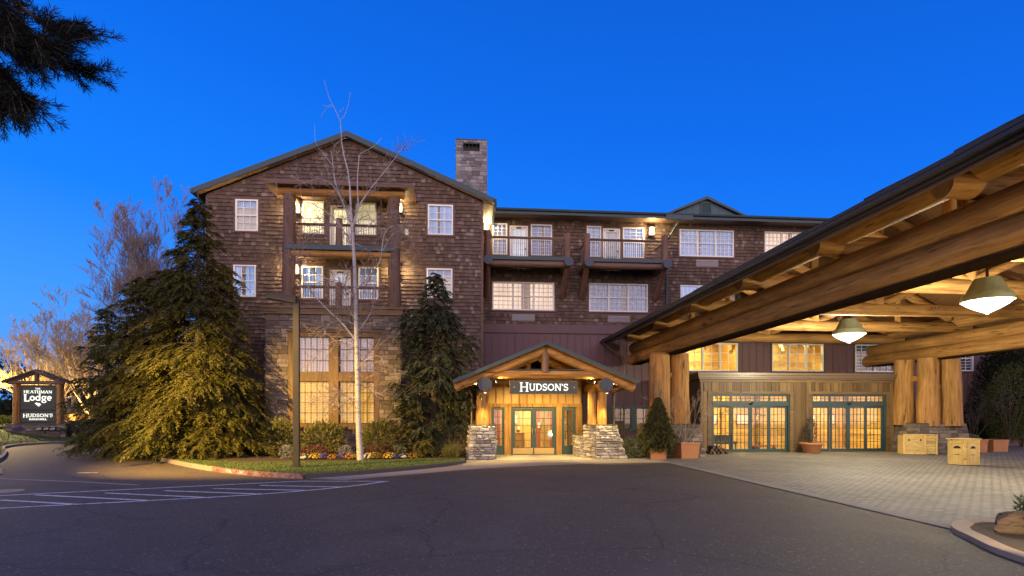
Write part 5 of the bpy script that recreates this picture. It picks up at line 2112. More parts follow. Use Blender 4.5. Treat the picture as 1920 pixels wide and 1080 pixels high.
def grow(mb, r, p, d, L, rad, depth, up=.15, wob=.22, kids_=(3, 5), ratio=.62, ang=(.4, .9), minr=.0035, sides=5, seglen=None):
    n = 5 if depth > 1 else 4
    pts, rr = [V(p)], [rad]
    for i in range(n):
        d = (d + rv(r) * wob + V((0, 0, up))).normalized()
        pts.append(pts[-1] + d * (L / n))
        rr.append(max(minr, rad * (1 - .75 * (i + 1) / n)))
    mb.tube(pts, rr, sides if depth > 1 else 3, False)
    if depth == 0:
        return
    for k in range(r.randint(*kids_)):
        t = r.uniform(.22, 1.0)
        i = min(n - 1, int(t * n))
        q = pts[i].lerp(pts[i + 1], t * n - i)
        dd = (pts[i + 1] - pts[i]).normalized()
        pr = rv(r)
        pr = (pr - dd * pr.dot(dd)).normalized()
        a = r.uniform(*ang)
        nd = dd * cos(a) + pr * sin(a)
        grow(mb, r, q, nd, L * ratio * r.uniform(.7, 1.15) * (1.05 - .35 * t), max(minr, rad * .55 * (1 - .5 * t)), depth - 1, up, wob, kids_, ratio, ang, minr, sides)


def bare_tree(name, base, trunk_h, stems, L, rad, depth, m, label, group, seed, spread=.5, up=.12, kids_=(4, 6), ratio=.6, ang=(.35, .85), minr=.004, cat='bare tree', wob=.2):
    r = random.Random(seed)
    T = empty(name, base, label, cat, group)
    tr, tw = MB(), MB()
    b = V(base)
    if trunk_h > 0:
        top = b + V((r.uniform(-.1, .1), r.uniform(-.1, .1), trunk_h))
        tr.tube([b, b.lerp(top, .5) + V((.03, 0, 0)), top], [rad * 1.5, rad * 1.2, rad * 1.05], 9)
    else:
        top = b
    for k in range(stems):
        a = 2 * pi * k / stems + r.uniform(-.4, .4)
        sp = spread * r.uniform(.35, 1.1)
        d = V((cos(a) * sp, sin(a) * sp, 1)).normalized()
        grow(tw, r, top - V((0, 0, .02)), d, L * r.uniform(.8, 1.15), rad * r.uniform(.6, .95), depth, up, wob, kids_, ratio, ang, minr)
    if trunk_h > 0:
        tr.build('trunk', M[m], T, True)
    tw.build('branches', M[m], T)
    return T


# --- big cedars left of the gable
pA = at(372, 862, 25.4)
conifer('cedar_tree', (pA.x, 25.4, .1), 11.0, lambda t: 2.35 * (1 - t) ** .85 * (.72 + .45 * min(1, t * 5)) + .28, 'tall drooping cedar growing against the left corner of the gable', 'cedars left of the lodge', 3, 'cedar', 330, 30, .55, .15, .165, .045, .02, irr=.6)
pB = at(262, 862, 27.5)
conifer('cedar_tree', (pB.x, 27.5, .1), 8.1, lambda t: 2.45 * (1 - t) ** .6 * (.85 + .2 * min(1, t * 4)) + .15, 'broad bushy cedar at the bend of the side road', 'cedars left of the lodge', 5, 'cedar', 290, 26, .50, .3, .16, .044, .01, irr=.45)
pC = at(438, 862, 26.0)
conifer('cedar_tree', (pC.x, 25.4, .1), 7.3, lambda t: 1.5 * (1 - t) ** .8 * (.8 + .3 * min(1, t * 5)) + .30, 'smaller cedar with sweeping tips beside the stone bay', 'cedars left of the lodge', 9, 'cedar', 150, 22, .6, .14, .165, .045, .03, irr=.7)
pD = at(205, 800, 31)
conifer('cedar_tree', (pD.x, 30.8, .1), 7.3, lambda t: 1.7 * (1 - t) ** .6 + .12, 'dark cedar behind the bushy one, its left flank over the road', 'cedars left of the lodge', 15, 'laurel', 120, 16, .35, .3, .2, .06, .01, irr=.6)
pF = at(322, 862, 26.3)
conifer('cedar_tree', (pF.x, 26.6, .1), 8.3, lambda t: 1.8 * (1 - t) ** .6 * (.8 + .3 * min(1, t * 5)) + .2, 'mid height cedar wedged between the tall cedar and the bushy one', 'cedars left of the lodge', 17, 'cedar', 240, 26, .5, .2, .165, .046, .03, irr=.8, lean=(-.5, .2))
# low leafy skirt at the kerb
q = at(300, 800, 25.0)
shrub('laurel_bush', (q.x, 25.4, 1.15), 1.9, 1.0, 1.1, 5200, .13, .045, 'laurel', 'low leafy laurel skirt spilling over the curved kerb', None, 21, top=.1)

# --- dark cypress between bay and portico
pE = at(814, 862, 25.8)
conifer('cypress_tree', (pE.x, 25.8, .1), 8.15, lambda t: 2.05 * (1 - t) ** .62 * (.34 + .80 * min(1, t * 2.8)) + .10, 'dark green cypress between the stone bay and the portico', None, 31, 'cypress', 270, 22, .25, .32, .135, .052, .03, dens=1.15, irr=.7)
q = at(770, 820, 25.0)
conifer('cypress_tree', (q.x, 24.7, .1), 2.6, lambda t: 1.0 * (1 - t) ** .6 + .1, 'low golden cypress shrub at the foot of the dark cypress', None, 33, 'cedar', 60, 10, .3, .3, .16, .06, .03, cat='shrub')

# --- shrubs of the bed
for (px, w, h, sd, lb) in ((522, .95, 1.45, 1, 'leafy rhododendron left of the lamp post under the bay'), (606, .90, 1.42, 2, 'leafy rhododendron between lamp post and birch'),
                           (716, .92, 1.40, 3, 'leafy rhododendron just right of the birch trunk')):
    q = at(px, 830, 26.0)
    shrub('rhododendron', (q.x, 26.0, .12 + h * .5), w, .75, h * .56, 1700, .22, .072, 'rhodo', lb, 'rhododendrons under the bay window', 40 + sd, outward=.9, zbase=.1)
q = at(850, 830, 24.9)
shrub('boxwood_hedge', (q.x, 24.9, .82), .98, .62, .76, 6500, .055, .026, 'box', 'clipped grey green hedge beside the left stone pier', None, 51, 'hedge', flat=.18, clump=.08, zbase=.1)
q = at(846, 850, 24.0)
r = random.Random(4)
T = empty('grass_tuft', (q.x, 23.9, .1), 'yellow ornamental grass tuft in front of the clipped hedge', 'grass tuft')
mb = MB()
for i in range(380):
    a, l = r.uniform(0, 6.28), r.uniform(.3, .7)
    d = V((cos(a) * r.uniform(.1, .75), sin(a) * r.uniform(.1, .75), 1)).normalized()
    mb.leaf(V((q.x + r.uniform(-.3, .3), 23.9 + r.uniform(-.15, .15), .1)), d, l, .022, V((cos(a), sin(a), .3)))
mb.build('blades', M['tuft'], T)
q = at(1190, 840, 25.0)
shrub('euonymus_shrub', (q.x, 24.9, .42), .72, .55, .46, 1500, .11, .038, 'pale_leaf', 'pale variegated shrub between the right stone pier and the potted conifer', None, 55, zbase=.0)

# --- bedding flowers along the bed edge
FL = [(560, 'orange'), (572, 'white'), (592, 'yellow'), (606, 'violet'), (624, 'orange'), (644, 'violet'), (656, 'orange'), (664, 'yellow'),
      (690, 'white'), (702, 'yellow'), (722, 'orange'), (740, 'violet'), (758, 'white'), (775, 'orange'), (598, 'orange'), (730, 'yellow')]
protos = {}
FLAB = {'orange': 'low clump of orange pansies at the lawn edge', 'yellow': 'low clump of yellow pansies at the lawn edge',
        'white': 'low clump of white pansies at the lawn edge', 'violet': 'low clump of violet pansies at the lawn edge'}


def flower_proto(col, seed):
    r = random.Random(seed)
    T = empty('pansy_clump', (0, 0, 0), FLAB[col], 'flowers', col + ' pansy clumps in the flower bed')
    lv, fl = MB(), MB()
    for i in range(110):
        d = rv(r)
        p = V((d.x * .24, d.y * .2, abs(d.z) * .17))
        lv.leaf(p, (d + V((0, 0, .4))).normalized(), .08, .035, V((0, 0, 1)))
    for i in range(46):
        d = rv(r)
        d.z = abs(d.z)
        d.y -= .3
        d.normalize()
        p = V((d.x * .26, d.y * .22, d.z * .19 + .05))
        a = d.orthogonal().normalized()
        c = d.cross(a)
        s = r.uniform(.028, .042)
        for k in range(5):
            t = 2 * pi * k / 5
            e = a * cos(t) + c * sin(t)
            fl.leaf(p, (e + d * .25).normalized(), s, s * .95, d)
    lv.build('leaves', M['laurel'], T)
    fl.build('blossoms', M['fl_' + col], T)
    return T


r = random.Random(12)
for i, (px, col) in enumerate(FL):
    q = at(px, 860, 23.75 + r.uniform(-.15, .25))
    if col not in protos:
        o = protos[col] = flower_proto(col, i)
    else:
        o = copy_tree(protos[col])
    o.location = (q.x, q.y, .105)
    o.rotation_euler = (0, 0, r.uniform(-.5, .5))
    s = r.uniform(.85, 1.15)
    o.scale = (s, s, s)
for px, m, w, lb in ((590, 'red_leaf', .62, 'low dark red shrub behind the pansies left of the birch'), (715, 'red_leaf', .70, 'low dark red shrub behind the pansies right of the birch'),
                     (538, 'grey_leaf', .26, 'small silver plant just left of the lamp post'), (648, 'grey_leaf', .3, 'small silver plant beside the birch trunk'), (748, 'grey_leaf', .28, 'small silver plant at the right end of the red shrub')):
    q = at(px, 855, 24.4)
    shrub('bedding_shrub', (q.x, 24.35, .34), w, .4, .3, int(1100 * w) + 150, .09, .035, m, lb, None, int(px), zbase=.1, stems=False)


# --- the birch
def birch():
    Y = 22.9
    base = gr(676, 868)
    T = empty('birch_tree', (base.x, Y, .1), 'slender leafless white birch in the lawn in front of the gable', 'birch tree')
    r = random.Random(8)
    tr, br, tw = MB(), MB(), MB()
    line = [(676, 868, .205), (673, 820, .165), (671, 740, .15), (669, 660, .135), (667, 580, .122), (665, 500, .105), (661, 440, .088), (658, 395, .066),
            (656, 350, .052), (652, 318, .042), (645, 293, .034), (641, 270, .028), (639, 240, .022), (638, 224, .018)]
    tr.tube([at(x, y, Y) for x, y, _ in line], [w * .68 for *_, w in line], 12)
    tr.build('trunk', M['birch'], T, True)
    limbs = [  # pixel polylines, start radius, depth swing
        ([(638, 226), (628, 205), (616, 180), (608, 150)], .014, .2), ([(638, 226), (648, 212), (654, 190), (657, 172)], .012, -.3),
        ([(622, 198), (610, 206), (602, 218)], .008, .2), ([(624, 196), (612, 199), (604, 196)], .007, -.2), ([(634, 212), (640, 206), (645, 202)], .006, .1),
        ([(660, 425), (640, 372), (628, 340), (624, 305), (620, 282)], .038, .5), ([(640, 372), (626, 350), (600, 335), (570, 342), (548, 330)], .022, .4),
        ([(624, 310), (606, 288), (592, 268), (590, 232)], .014, -.2), ([(660, 430), (672, 390), (692, 358), (716, 328), (738, 300), (758, 272)], .04, -.5),
        ([(672, 390), (670, 340), (673, 300), (676, 288), (700, 275), (716, 258)], .026, .3), ([(660, 440), (690, 424), (712, 405), (740, 398), (756, 412)], .016, .5),
        ([(664, 470), (640, 425), (612, 398), (580, 380), (545, 378)], .03, .7), ([(640, 428), (620, 420), (600, 432), (578, 448)], .014, -.5),
        ([(665, 545), (690, 520), (712, 490), (718, 450), (726, 430), (748, 422), (772, 440)], .034, -.7), ([(718, 470), (735, 440), (752, 434), (764, 458)], .014, .3),
        ([(666, 560), (640, 530), (606, 520), (575, 500), (556, 470)], .026, .6), ([(667, 600), (650, 572), (648, 545), (640, 520)], .018, -.5),
        ([(668, 640), (645, 610), (612, 578), (582, 545), (562, 505), (552, 470)], .036, .9), ([(668, 625), (690, 595), (700, 570), (694, 545)], .018, .4),
        ([(669, 650), (650, 640), (625, 640), (600, 660), (580, 688)], .018, .6), ([(670, 690), (690, 672), (712, 668), (722, 690)], .014, -.4),
        ([(671, 745), (655, 748), (635, 760), (612, 752), (596, 740)], .022, .5), ([(655, 748), (636, 735), (622, 742)], .012, -.3), ([(670, 735), (690, 725), (706, 735)], .012, .4),
        ([(662, 455), (690, 470), (700, 500), (690, 530)], .012, .6), ([(668, 610), (640, 600), (610, 612), (585, 640)], .014, -.6)]
    for pts, w, sw in limbs:
        n = len(pts)
        P = [at(x, y, Y + sw * i / (n - 1) * 1.3) for i, (x, y) in enumerate(pts)]
        sm = []
        for i in range(n - 1):
            for k in range(3):
                t = k / 3
                p0, p1, p2, p3 = P[max(0, i - 1)], P[i], P[i + 1], P[min(n - 1, i + 2)]
                sm.append(.5 * ((2 * p1) + (p2 - p0) * t + (2 * p0 - 5 * p1 + 4 * p2 - p3) * t * t + (3 * p1 - p0 - 3 * p2 + p3) * t ** 3))
        sm.append(P[-1])
        L = len(sm)
        br.tube(sm, [max(.0055, w * (1 - .8 * i / (L - 1))) for i in range(L)], 7, False)
        if w > .009 and min(q_[1] for q_ in pts) > 262:
            for k in range(int(14 + w * 480)):
                i = r.randrange(1, L - 1)
                d = (sm[i + 1] - sm[i]).normalized()
                nd = (d * .7 + rv(r) * .9 + V((0, 0, .1))).normalized()
                grow(tw, r, sm[i], nd, r.uniform(.35, 1.15), .010, 1, .0, .35, (2, 4), .6, (.4, .9), .0072, 3)
    br.build('limb', M['birch'], T, True)
    tw.build('twigs', M['twig_grey'], T)
    return T


birch()

# --- bare trees and hedges on the left
q = at(285, 800, 33)
bare_tree('bare_tree', (q.x, 33.5, 0), 2.4, 9, 7.6, .12, 4, 'twig_grey', 'tall leafless tree rising behind the cedars', None, 61, .42, .14, (5, 7), .56, (.35, .8), .008)
q = at(150, 790, 45)
bare_tree('bare_tree', (q.x, 46.5, .9), .5, 10, 6.3, .14, 4, 'twig_pale', 'many stemmed leafless tree right behind the monument sign', 'leafless trees around the monument sign', 62, .75, .12, (4, 6), .6, (.35, .85), .011)
q = at(40, 790, 48)
bare_tree('bare_tree', (q.x, 50.5, 1.0), .5, 9, 5.6, .13, 4, 'twig_pale', 'spreading leafless tree left of the monument sign', 'leafless trees around the monument sign', 63, .85, .10, (4, 6), .6, (.35, .9), .011)
q = at(105, 790, 55)
bare_tree('bare_tree', (q.x, 57, 1.0), 1.0, 7, 5.8, .15, 4, 'twig_grey', 'taller leafless tree farther behind the monument sign', 'leafless trees around the monument sign', 64, .55, .12, (4, 6), .6, (.35, .85), .012)
for i, (px, Y, rx, h, lb) in enumerate(((10, 90, 6, 8.6, 'dark round evergreen at the far left edge'), (95, 110, 8, 9.5, 'dark far evergreen clump behind the leafless trees'),
                                        (165, 80, 5, 6.0, 'dark far bush between the leafless trees and the cedars'), (60, 75, 5, 3.6, 'dark far hedge seen under the leafless trees'),
                                        (215, 100, 7, 8.0, 'dark far evergreen showing beside the cedars'))):
    q = at(px, 780, Y)
    shrub('evergreen', (q.x, Y, h * .55), rx, rx * .6, h * .5, 3200, .6, .3, 'dark_leaf', lb, 'dark evergreens far across the road', 70 + i, 'tree', zbase=0)
for px, Y, w, h, m, lb, n in ((168, 43.5, 1.9, .95, 'box', 'clipped green hedge right of the monument sign', 4200), (165, 46.5, 2.4, 1.5, 'orange_leaf', 'orange brown shrub bank behind the clipped hedge', 2600),
                              (4, 44, 1.3, .9, 'laurel', 'green hedge left of the monument sign', 2200)):
    q = at(px, 800, Y)
    z = 1.0 if px < 100 else .62
    shrub('hedge', (q.x, Y, z + h * .4), w, .9, h * .6, n, .16, .06, m, lb, None, int(px), 'hedge', flat=.25, clump=.06, zbase=z - .25)
q = at(150, 790, 70)
for i, (px, Y, w, h) in enumerate(((110, 62, 3.2, .9), (185, 66, 2.5, 1.2))):
    q = at(px, 770, Y)
    shrub('pale_shrub', (q.x, Y, 1.2 + h * .5), w, 1, h, 900, .35, .14, 'pale_leaf', ('low pale shrub far behind the hedge, nearer the sign', 'low pale shrub far behind the hedge, nearer the cedars')[i], None, 90 + i, zbase=.8)
# plants at the foot of the sign
for i, (px, col) in enumerate(((40, 'violet'), (83, 'white'), (96, 'white'), (108, 'white'))):
    o = copy_tree(protos[col])
    q = at(px, 800, 42.6)
    o.location = (q.x, 42.4, .80)
    o.scale = (1.6, 1.4, 1.3)
    o['label'] = {'violet': 'violet flower clump at the foot of the monument sign', 'white': 'white flower clump at the foot of the monument sign'}[col]
    o['group'] = col + ' flowers at the monument sign'

# --- right side behind the porte-cochere
for i, (px, Y, rx, h, m, lb) in enumerate(((1893, 27.6, 1.15, 3.9, 'laurel', 'rounded evergreen in the square planter at the right edge'), (1882, 30.3, 1.5, 5.6, 'dark_leaf', 'dark conifer in front of the far right windows'),
                                           (1915, 31.0, 2.3, 5.8, 'dark_leaf', 'dark shrub mass at the right edge under the beam'), (1830, 30.2, 1.1, 2.4, 'dark_leaf', 'dark low shrub behind the rectangular planter'))):
    q = at(px, 780, Y)
    shrub('evergreen', (q.x, Y, h * .52 + .3), rx, rx, h * .5, 4200 if m == 'laurel' else 9000, .13 if m == 'laurel' else .17, .05 if m == 'laurel' else .07, m, lb, None, 100 + i, 'shrub', zbase=.55 if i == 0 else 0)
q = at(1835, 800, 28.3)
bare_tree('bare_shrub', (q.x, 28.6, .5), 0, 7, 1.9, .025, 3, 'twig_dark', 'leafless shrub above the rectangular planter on the right', None, 111, .8, .08, (4, 6), .55, (.35, .8), .004, 'bare shrub')


# --- pine branch hanging into the sky top left, its tree left of the frame
def pine():
    base = (-8.6, 5.2, 0)
    T = empty('pine_tree', base, 'dark pine whose needled bough hangs into the sky at the top left', 'pine tree')
    r = random.Random(5)
    tr, nd, bw = MB(), MB(), MB()
    tr.tube([(-8.6, 5.2, 0), (-8.5, 5.2, 3), (-8.6, 5.25, 7), (-8.5, 5.3, 12)], [.34, .28, .2, .06], 12)

    def needles(pts, dens, L):
        for a, b in zip(pts, pts[1:]):
            n = int((b - a).length * dens)
            ax = (b - a).normalized()
            for _ in range(n):
                p = a.lerp(b, r.random())
                d = (ax * .75 + rv(r) * .75).normalized()
                nd.leaf(p, d, L * r.uniform(.6, 1.1), .0065, rv(r), .1)
    spec = [((-8.55, 5.2, 7.0), [(0, -30), (60, 30), (110, 62), (172, 82)], 6.2), ((-8.55, 5.2, 6.4), [(-40, 60), (30, 105), (90, 130), (150, 105)], 5.9),
            ((-8.55, 5.2, 6.0), [(-30, 90), (60, 130), (130, 145), (205, 178)], 6.4), ((-8.55, 5.2, 5.8), [(-60, 120), (0, 170), (30, 205), (60, 232)], 6.0),
            ((-8.55, 5.2, 7.6), [(-60, -60), (0, 10), (40, 60), (90, 100)], 5.7), ((-8.55, 5.2, 5.5), [(-80, 150), (-20, 190), (5, 225), (16, 246)], 6.2),
            ((-8.55, 5.2, 7.2), [(-60, 0), (10, 50), (50, 90), (75, 140)], 6.6)]
    for o, px, Y in spec:
        P = [V(o)] + [at(x * .84 - 8, y * .82 - 8, Y) for x, y in px]
        bw.tube(P, [.07, .035, .025, .015, .006], 6, False)
        needles(P[1:], 250, .13)
        for k in range(38):
            i = r.randrange(1, 4)
            q = P[i].lerp(P[i + 1], r.random())
            ax = (P[i + 1] - P[i]).normalized()
            d = (ax * .9 + rv(r) * .55 + V((0, 0, -.1))).normalized()
            l = r.uniform(.16, .42)
            e = q + d * l
            bw.tube([q, e], [.007, .003], 4, False)
            needles([q, e], 330, .11)
    tr.build('trunk', M['bark'], T, True)
    bw.build('boughs', M['bark'], T)
    nd.build('needles', M['needle'], T)


pine()


# ================================================================== OBJECTS
def lamp_post(x, y, label, power, head_dir=-1, H=5.85, group='square lamp posts'):
    t = empty('lamp_post', (x, y, .1), label, 'lamp post', group)
    mb = MB()
    mb.box(x - .095, x + .095, y - .095, y + .095, .1, H)
    mb.build('pole', M['post_metal'], t)
    mb = MB()
    mb.box(x - .17, x + .17, y - .17, y + .17, .08, .13)
    mb.build('base_plate', M['post_metal'], t)
    mb = MB()
    h = head_dir
    a, b = x + h * .95, x - h * .02
    z = H + .02
    prof = [(a, z - .04), (b, z - .20), (b, z + .02), (a + -h * .30, z + .14), (a, z + .10)]
    if h > 0:
        prof = prof[::-1]
    mb.prism(prof, y - .2, y + .2)
    mb.build('lamp_head', M['post_metal'], t)
    return t


M['post_metal'] = plain('bronze_post_paint', (.028, .024, .019), .5, .2, .2, 3)
p = gr(556, 883)
lamp_post(p.x, p.y, 'square bronze lamp post with flat shoebox head in front of the stone bay', 0)
# the street lamp that lights the cedars: same kind of cut-off head, standing left of the picture
sx, sy = -13.0, 15.6
lp = lamp_post(sx, sy, 'square lamp post across the drive, its cut-off head lighting the cedars', 0, 1, 6.2)
mb = MB()
mb.box(sx + .25, sx + .85, sy - .15, sy + .15, 6.03, 6.06)
mb.build('lens', M['street_lens'] if 'street_lens' in M else emit('street_lens', (1, .72, .25), 6), lp)
mb = MB()
mb.box(sx + .20, sx + .22, sy - .24, sy + .24, 5.925, 6.10)
mb.box(sx + .98, sx + 1.0, sy - .24, sy + .24, 5.925, 6.10)
mb.box(sx + .22, sx + .98, sy - .24, sy - .22, 5.925, 6.10)
mb.box(sx + .22, sx + .98, sy + .22, sy + .24, 5.925, 6.10)
mb.build('visor', M['post_metal'], lp)
lamp('street_light', 'SPOT', (sx + .6, sy, 5.95), 19000, (1, .60, .12), lp, .03, spot_size=radians(92), spot_blend=.65, aim=(sx + .6 + .50, sy + .87, 6.0 - .40))
# second one farther up the drive behind the sign
sx, sy = -38.2, 46.0
lp = lamp_post(sx, sy, 'square lamp post up the drive behind the monument sign', 0, 1, 6.2)
mb = MB()
mb.box(sx + .25, sx + .85, sy - .15, sy + .15, 6.03, 6.06)
mb.build('lens', emit('street_lens', (1, .72, .25), 6), lp)
lamp('street_light', 'SPOT', (sx + .6, sy, 6.0), 22000, (1, .66, .22), lp, .14, spot_size=radians(170), spot_blend=.2)


def flood(loc, aim, power, label, angle=100, col=(1, .74, .36)):  # added fixtures, unseen from the camera, that brighten beam and trees
    t = empty('added_floodlight', loc, label, 'floodlight', 'added unseen floodlights')
    p, a = V(loc), V(aim)
    d = (a - p).normalized()
    mb = MB()
    mb.tube([p - V((0, 0, p.z)), p - d * .1], .02, 8)
    mb.build('stake', M['bronze'], t)
    mb = MB()
    mb.tube([p - d * .16, p - d * .02], [.05, .09], 12)
    mb.build('housing', M['bronze'], t)
    mb = MB()
    mb.tube([p - d * .019, p - d * .012], .075, 14)
    mb.build('lens', M['spot_lens'], t)
    lamp('flood_beam', 'SPOT', tuple(p + d * .03), power, col, t, .06, spot_size=radians(angle), spot_blend=.7, aim=aim)


flood((7.6, 5.9, .3), (9.4, 15, 5.0), 900, 'added unseen floodlight in the near island bed, aimed up along the log beam')  # added out of view to warm the beam's outer face


flood((-29.3, 45.2, 1.45), (-28.3, 47.5, 5.0), 2600, 'added unseen floodlight behind the right end of the monument sign, aimed into the bare tree', 120, (1, .70, .28))  # this and the next added behind the sign to light the trees
flood((-33.3, 46.0, 1.45), (-35.6, 50.5, 5.0), 3200, 'added unseen floodlight behind the left end of the monument sign, aimed into the bare tree', 120, (1, .70, .28))


def monument_sign():
    X, Y, Z0 = at(73, 800, 43.0).x, 43.0, .80
    t = empty('monument_sign', (X, Y, Z0), 'timber gabled monument sign with glowing lettering on a stone base beside the side road', 'sign')
    t.rotation_euler = (0, 0, radians(12))
    t.scale = (.90, .90, .97)
    mb, bk = MB(), MB()
    stones(mb, bk, (-1.95, -.5, -.5), (1.95, -.5, -.5), (1.95, -.5, .45), (-1.95, -.5, .45), (.15, .28), (.3, .8), (.02, .06))
    stones(mb, bk, (-1.95, .5, -.5), (-1.95, -.5, -.5), (-1.95, -.5, .45), (-1.95, .5, .45), (.15, .28), (.3, .8), (.02, .06))
    stones(mb, bk, (1.95, -.5, -.5), (1.95, .5, -.5), (1.95, .5, .45), (1.95, -.5, .45), (.15, .28), (.3, .8), (.02, .06))
    bk.box(-2.0, 2.0, -.55, .55, .45, .50)
    b = mb.build('stone_base', M['stone'], t, local=True)
    bk.build('mortar', M['mortar'], b, local=True)
    for x in (-1.42, 1.42):
        for y in (-.26, .26):
            lg = MB()
            lg.log((x, y, .5), (x, y, 3.55), .16, .15, 14, 4)
            lg.build('post', M['log_z'], t, True, local=True)
    mb = MB()
    mb.prism([(-2.15, 3.42), (0, 4.28), (0, 4.42), (-2.15, 3.56)], -.6, .6)
    mb.prism([(0, 4.28), (2.15, 3.42), (2.15, 3.56), (0, 4.42)], -.6, .6)
    mb.build('roof', M['roof'], t, local=True)
    lg = MB()
    lg.log((-1.8, -.32, 3.47), (1.8, -.32, 3.47), .13, .13, 12, 4)
    lg.log((0, -.32, 3.5), (0, -.32, 4.2), .15, .15, 12, 3)
    lg.log((-1.7, -.36, 3.5), (0, -.36, 4.22), .10, .10, 12, 3)
    lg.log((1.7, -.36, 3.5), (0, -.36, 4.22), .10, .10, 12, 3)
    lg.build('truss', M['logd_x'], t, True, local=True)
    for nm, z0, z1 in (('main_panel', 1.55, 3.22), ('lower_panel', .68, 1.28)):
        mb = MB()
        mb.box(-1.16, 1.16, -.14, .14, z0, z1)
        pn = mb.build(nm, M['sign_green'], t, local=True)
        mb = MB()
        w = .035
        mb.box(-1.16 - w, 1.16 + w, -.18, .18, z1, z1 + w)
        mb.box(-1.16 - w, 1.16 + w, -.18, .18, z0 - w, z0)
        mb.box(-1.16 - w, -1.16, -.18, .18, z0, z1)
        mb.box(1.16, 1.16 + w, -.18, .18, z0, z1)
        mb.build('panel_rim', M['endcap'], pn, local=True)
        mb = MB()
        pl = lambda u, v, q: (u, -.14 - q, v)
        if nm == 'main_panel':
            letters(mb, 'THE', pl, .11, -.19, .38, 2.98, .03)
            letters(mb, 'HEATHMAN', pl, .21, -.93, 1.86, 2.70, .03)
            letters(mb, 'Lodge', pl, .50, -.92, 1.84, 2.17, .03, 1.05)
            mb.prism([(-.22, 1.97), (-.10, 2.02), (.12, 1.98), (.2, 1.86), (.1, 1.83), (.06, 1.74), (-.02, 1.80), (-.05, 1.86), (-.14, 1.88), (-.12, 1.93)], -.17, -.141)
        else:
            letters(mb, "HUDSON'S", pl, .24, -.98, 1.96, .98, .03, 1.15)
            letters(mb, 'BAR&GRILL', pl, .13, -.58, 1.16, .76, .03)
        mb.build('lettering', M['sign_letters2'], pn, local=True)
    mb = MB()
    mb.box(-1.25, 1.25, .02, .10, .5, 3.3)
    mb.build('backboard', M['sign_dark'], t, local=True)


M['sign_green'] = plain('dark_green_panel', (.030, .042, .028), .5, 0, .15)
M['sign_letters2'] = emit('glowing_sign_letters', (1, .98, .86), 1.5)
monument_sign()


def box_planter(name, x, y, wx, wy, h, label, taper=.06, group=None, rot=0.0, m='terracotta'):
    t = empty(name, (x, y, 0), label, 'planter', group, rot)
    mb = MB()
    a, b = wx / 2, wy / 2
    k = 1 - taper
    lo = [(-a * k, -b * k), (a * k, -b * k), (a * k, b * k), (-a * k, b * k)]
    hi = [(-a, -b), (a, -b), (a, b), (-a, b)]
    n = len(mb.v)
    mb.v += [(p[0], p[1], 0.0) for p in lo] + [(p[0], p[1], h - .07) for p in hi]
    mb.f += [(n, n + 3, n + 2, n + 1)] + [(n + i, n + (i + 1) % 4, n + 4 + (i + 1) % 4, n + 4 + i) for i in range(4)]
    mb.build('pot_body', M[m], t, local=True)
    mb = MB()
    e, w = .025, .06
    mb.box(-a - e, a + e, -b - e, -b + w, h - .07, h)
    mb.box(-a - e, a + e, b - w, b + e, h - .07, h)
    mb.box(-a - e, -a + w, -b + w, b - w, h - .07, h)
    mb.box(a - w, a + e, -b + w, b - w, h - .07, h)
    mb.build('rim', M[m], t, local=True)
    mb = MB()
    mb.face((-a + w, -b + w, h - .05), (a - w, -b + w, h - .05), (a - w, b - w, h - .05), (-a + w, b - w, h - .05))
    mb.build('soil', M['soil'], t, local=True)
    return t


pc = gr(1239, 862)
box_planter('square_planter', pc.x, pc.y + .35, .66, .66, .47, 'square terracotta planter under the cone shaped conifer', .08, None, radians(-14))
conifer('potted_conifer', (pc.x, pc.y + .35, .42), 2.25, lambda t: .56 * min(1, (1 - t) * 1.5) ** .8 * (.85 + .25 * min(1, t * 4)) + .03, 'dense cone shaped conifer standing in the square terracotta planter', None, 121, 'thuja', 420, 9, .45, .10, .085, .035, .02, irr=.1)
p2 = gr(1293, 860)
box_planter('square_planter', p2.x, p2.y + .45, .92, .8, .70, 'large terracotta planter holding the leafless multi stemmed shrub', .12, None, radians(10))
bare_tree('bare_shrub', (p2.x, p2.y + .45, .62), 0, 9, 2.2, .030, 3, 'twig_grey', 'leafless multi stemmed shrub fanning out of the large terracotta planter', None, 123, .95, .07, (2, 4), .62, (.3, .75), .0062, 'bare shrub', .16)
# round pot between the two door pairs
p3 = at(1522, 848, 27.0)
t = empty('round_pot', (p3.x, 27.0, 0), 'round rolled rim terracotta pot between the two pairs of sliding doors', 'flower pot')
mb = MB()
mb.lathe([(.34, 0), (.37, .02), (.47, .40), (.50, .42), (.56, .44), (.57, .50), (.54, .53), (.47, .53), (.46, .46)], p3.x, 27.0, 28)
mb.build('pot_body', M['terracotta'], t, True)
mb = MB()
mb.lathe([(.455, .44), (.455, .465)], p3.x, 27.0, 20)
mb.build('soil', M['soil'], t)
shrub('potted_boxwood', (p3.x - .08, 27.0, 1.12), .34, .34, .66, 1100, .07, .034, 'box', 'small leafy shrub growing in the round terracotta pot', None, 131, zbase=.46)
# planters on the right
q = at(1826, 840, 26.5)
box_planter('rectangular_planter', q.x, 26.9, 1.75, .6, .66, 'long rectangular terracotta planter behind the octagonal waste bin', .04)
shrub('planter_greens', (q.x, 26.9, .74), .72, .25, .17, 420, .10, .045, 'pale_leaf', 'pale green bedding plants in the long terracotta planter', None, 133, 'plants', zbase=.6)
q = at(1884, 840, 26.9)
box_planter('square_planter', q.x, 27.5, .85, .8, .62, 'square terracotta planter at the right edge under the rounded evergreen', .05)

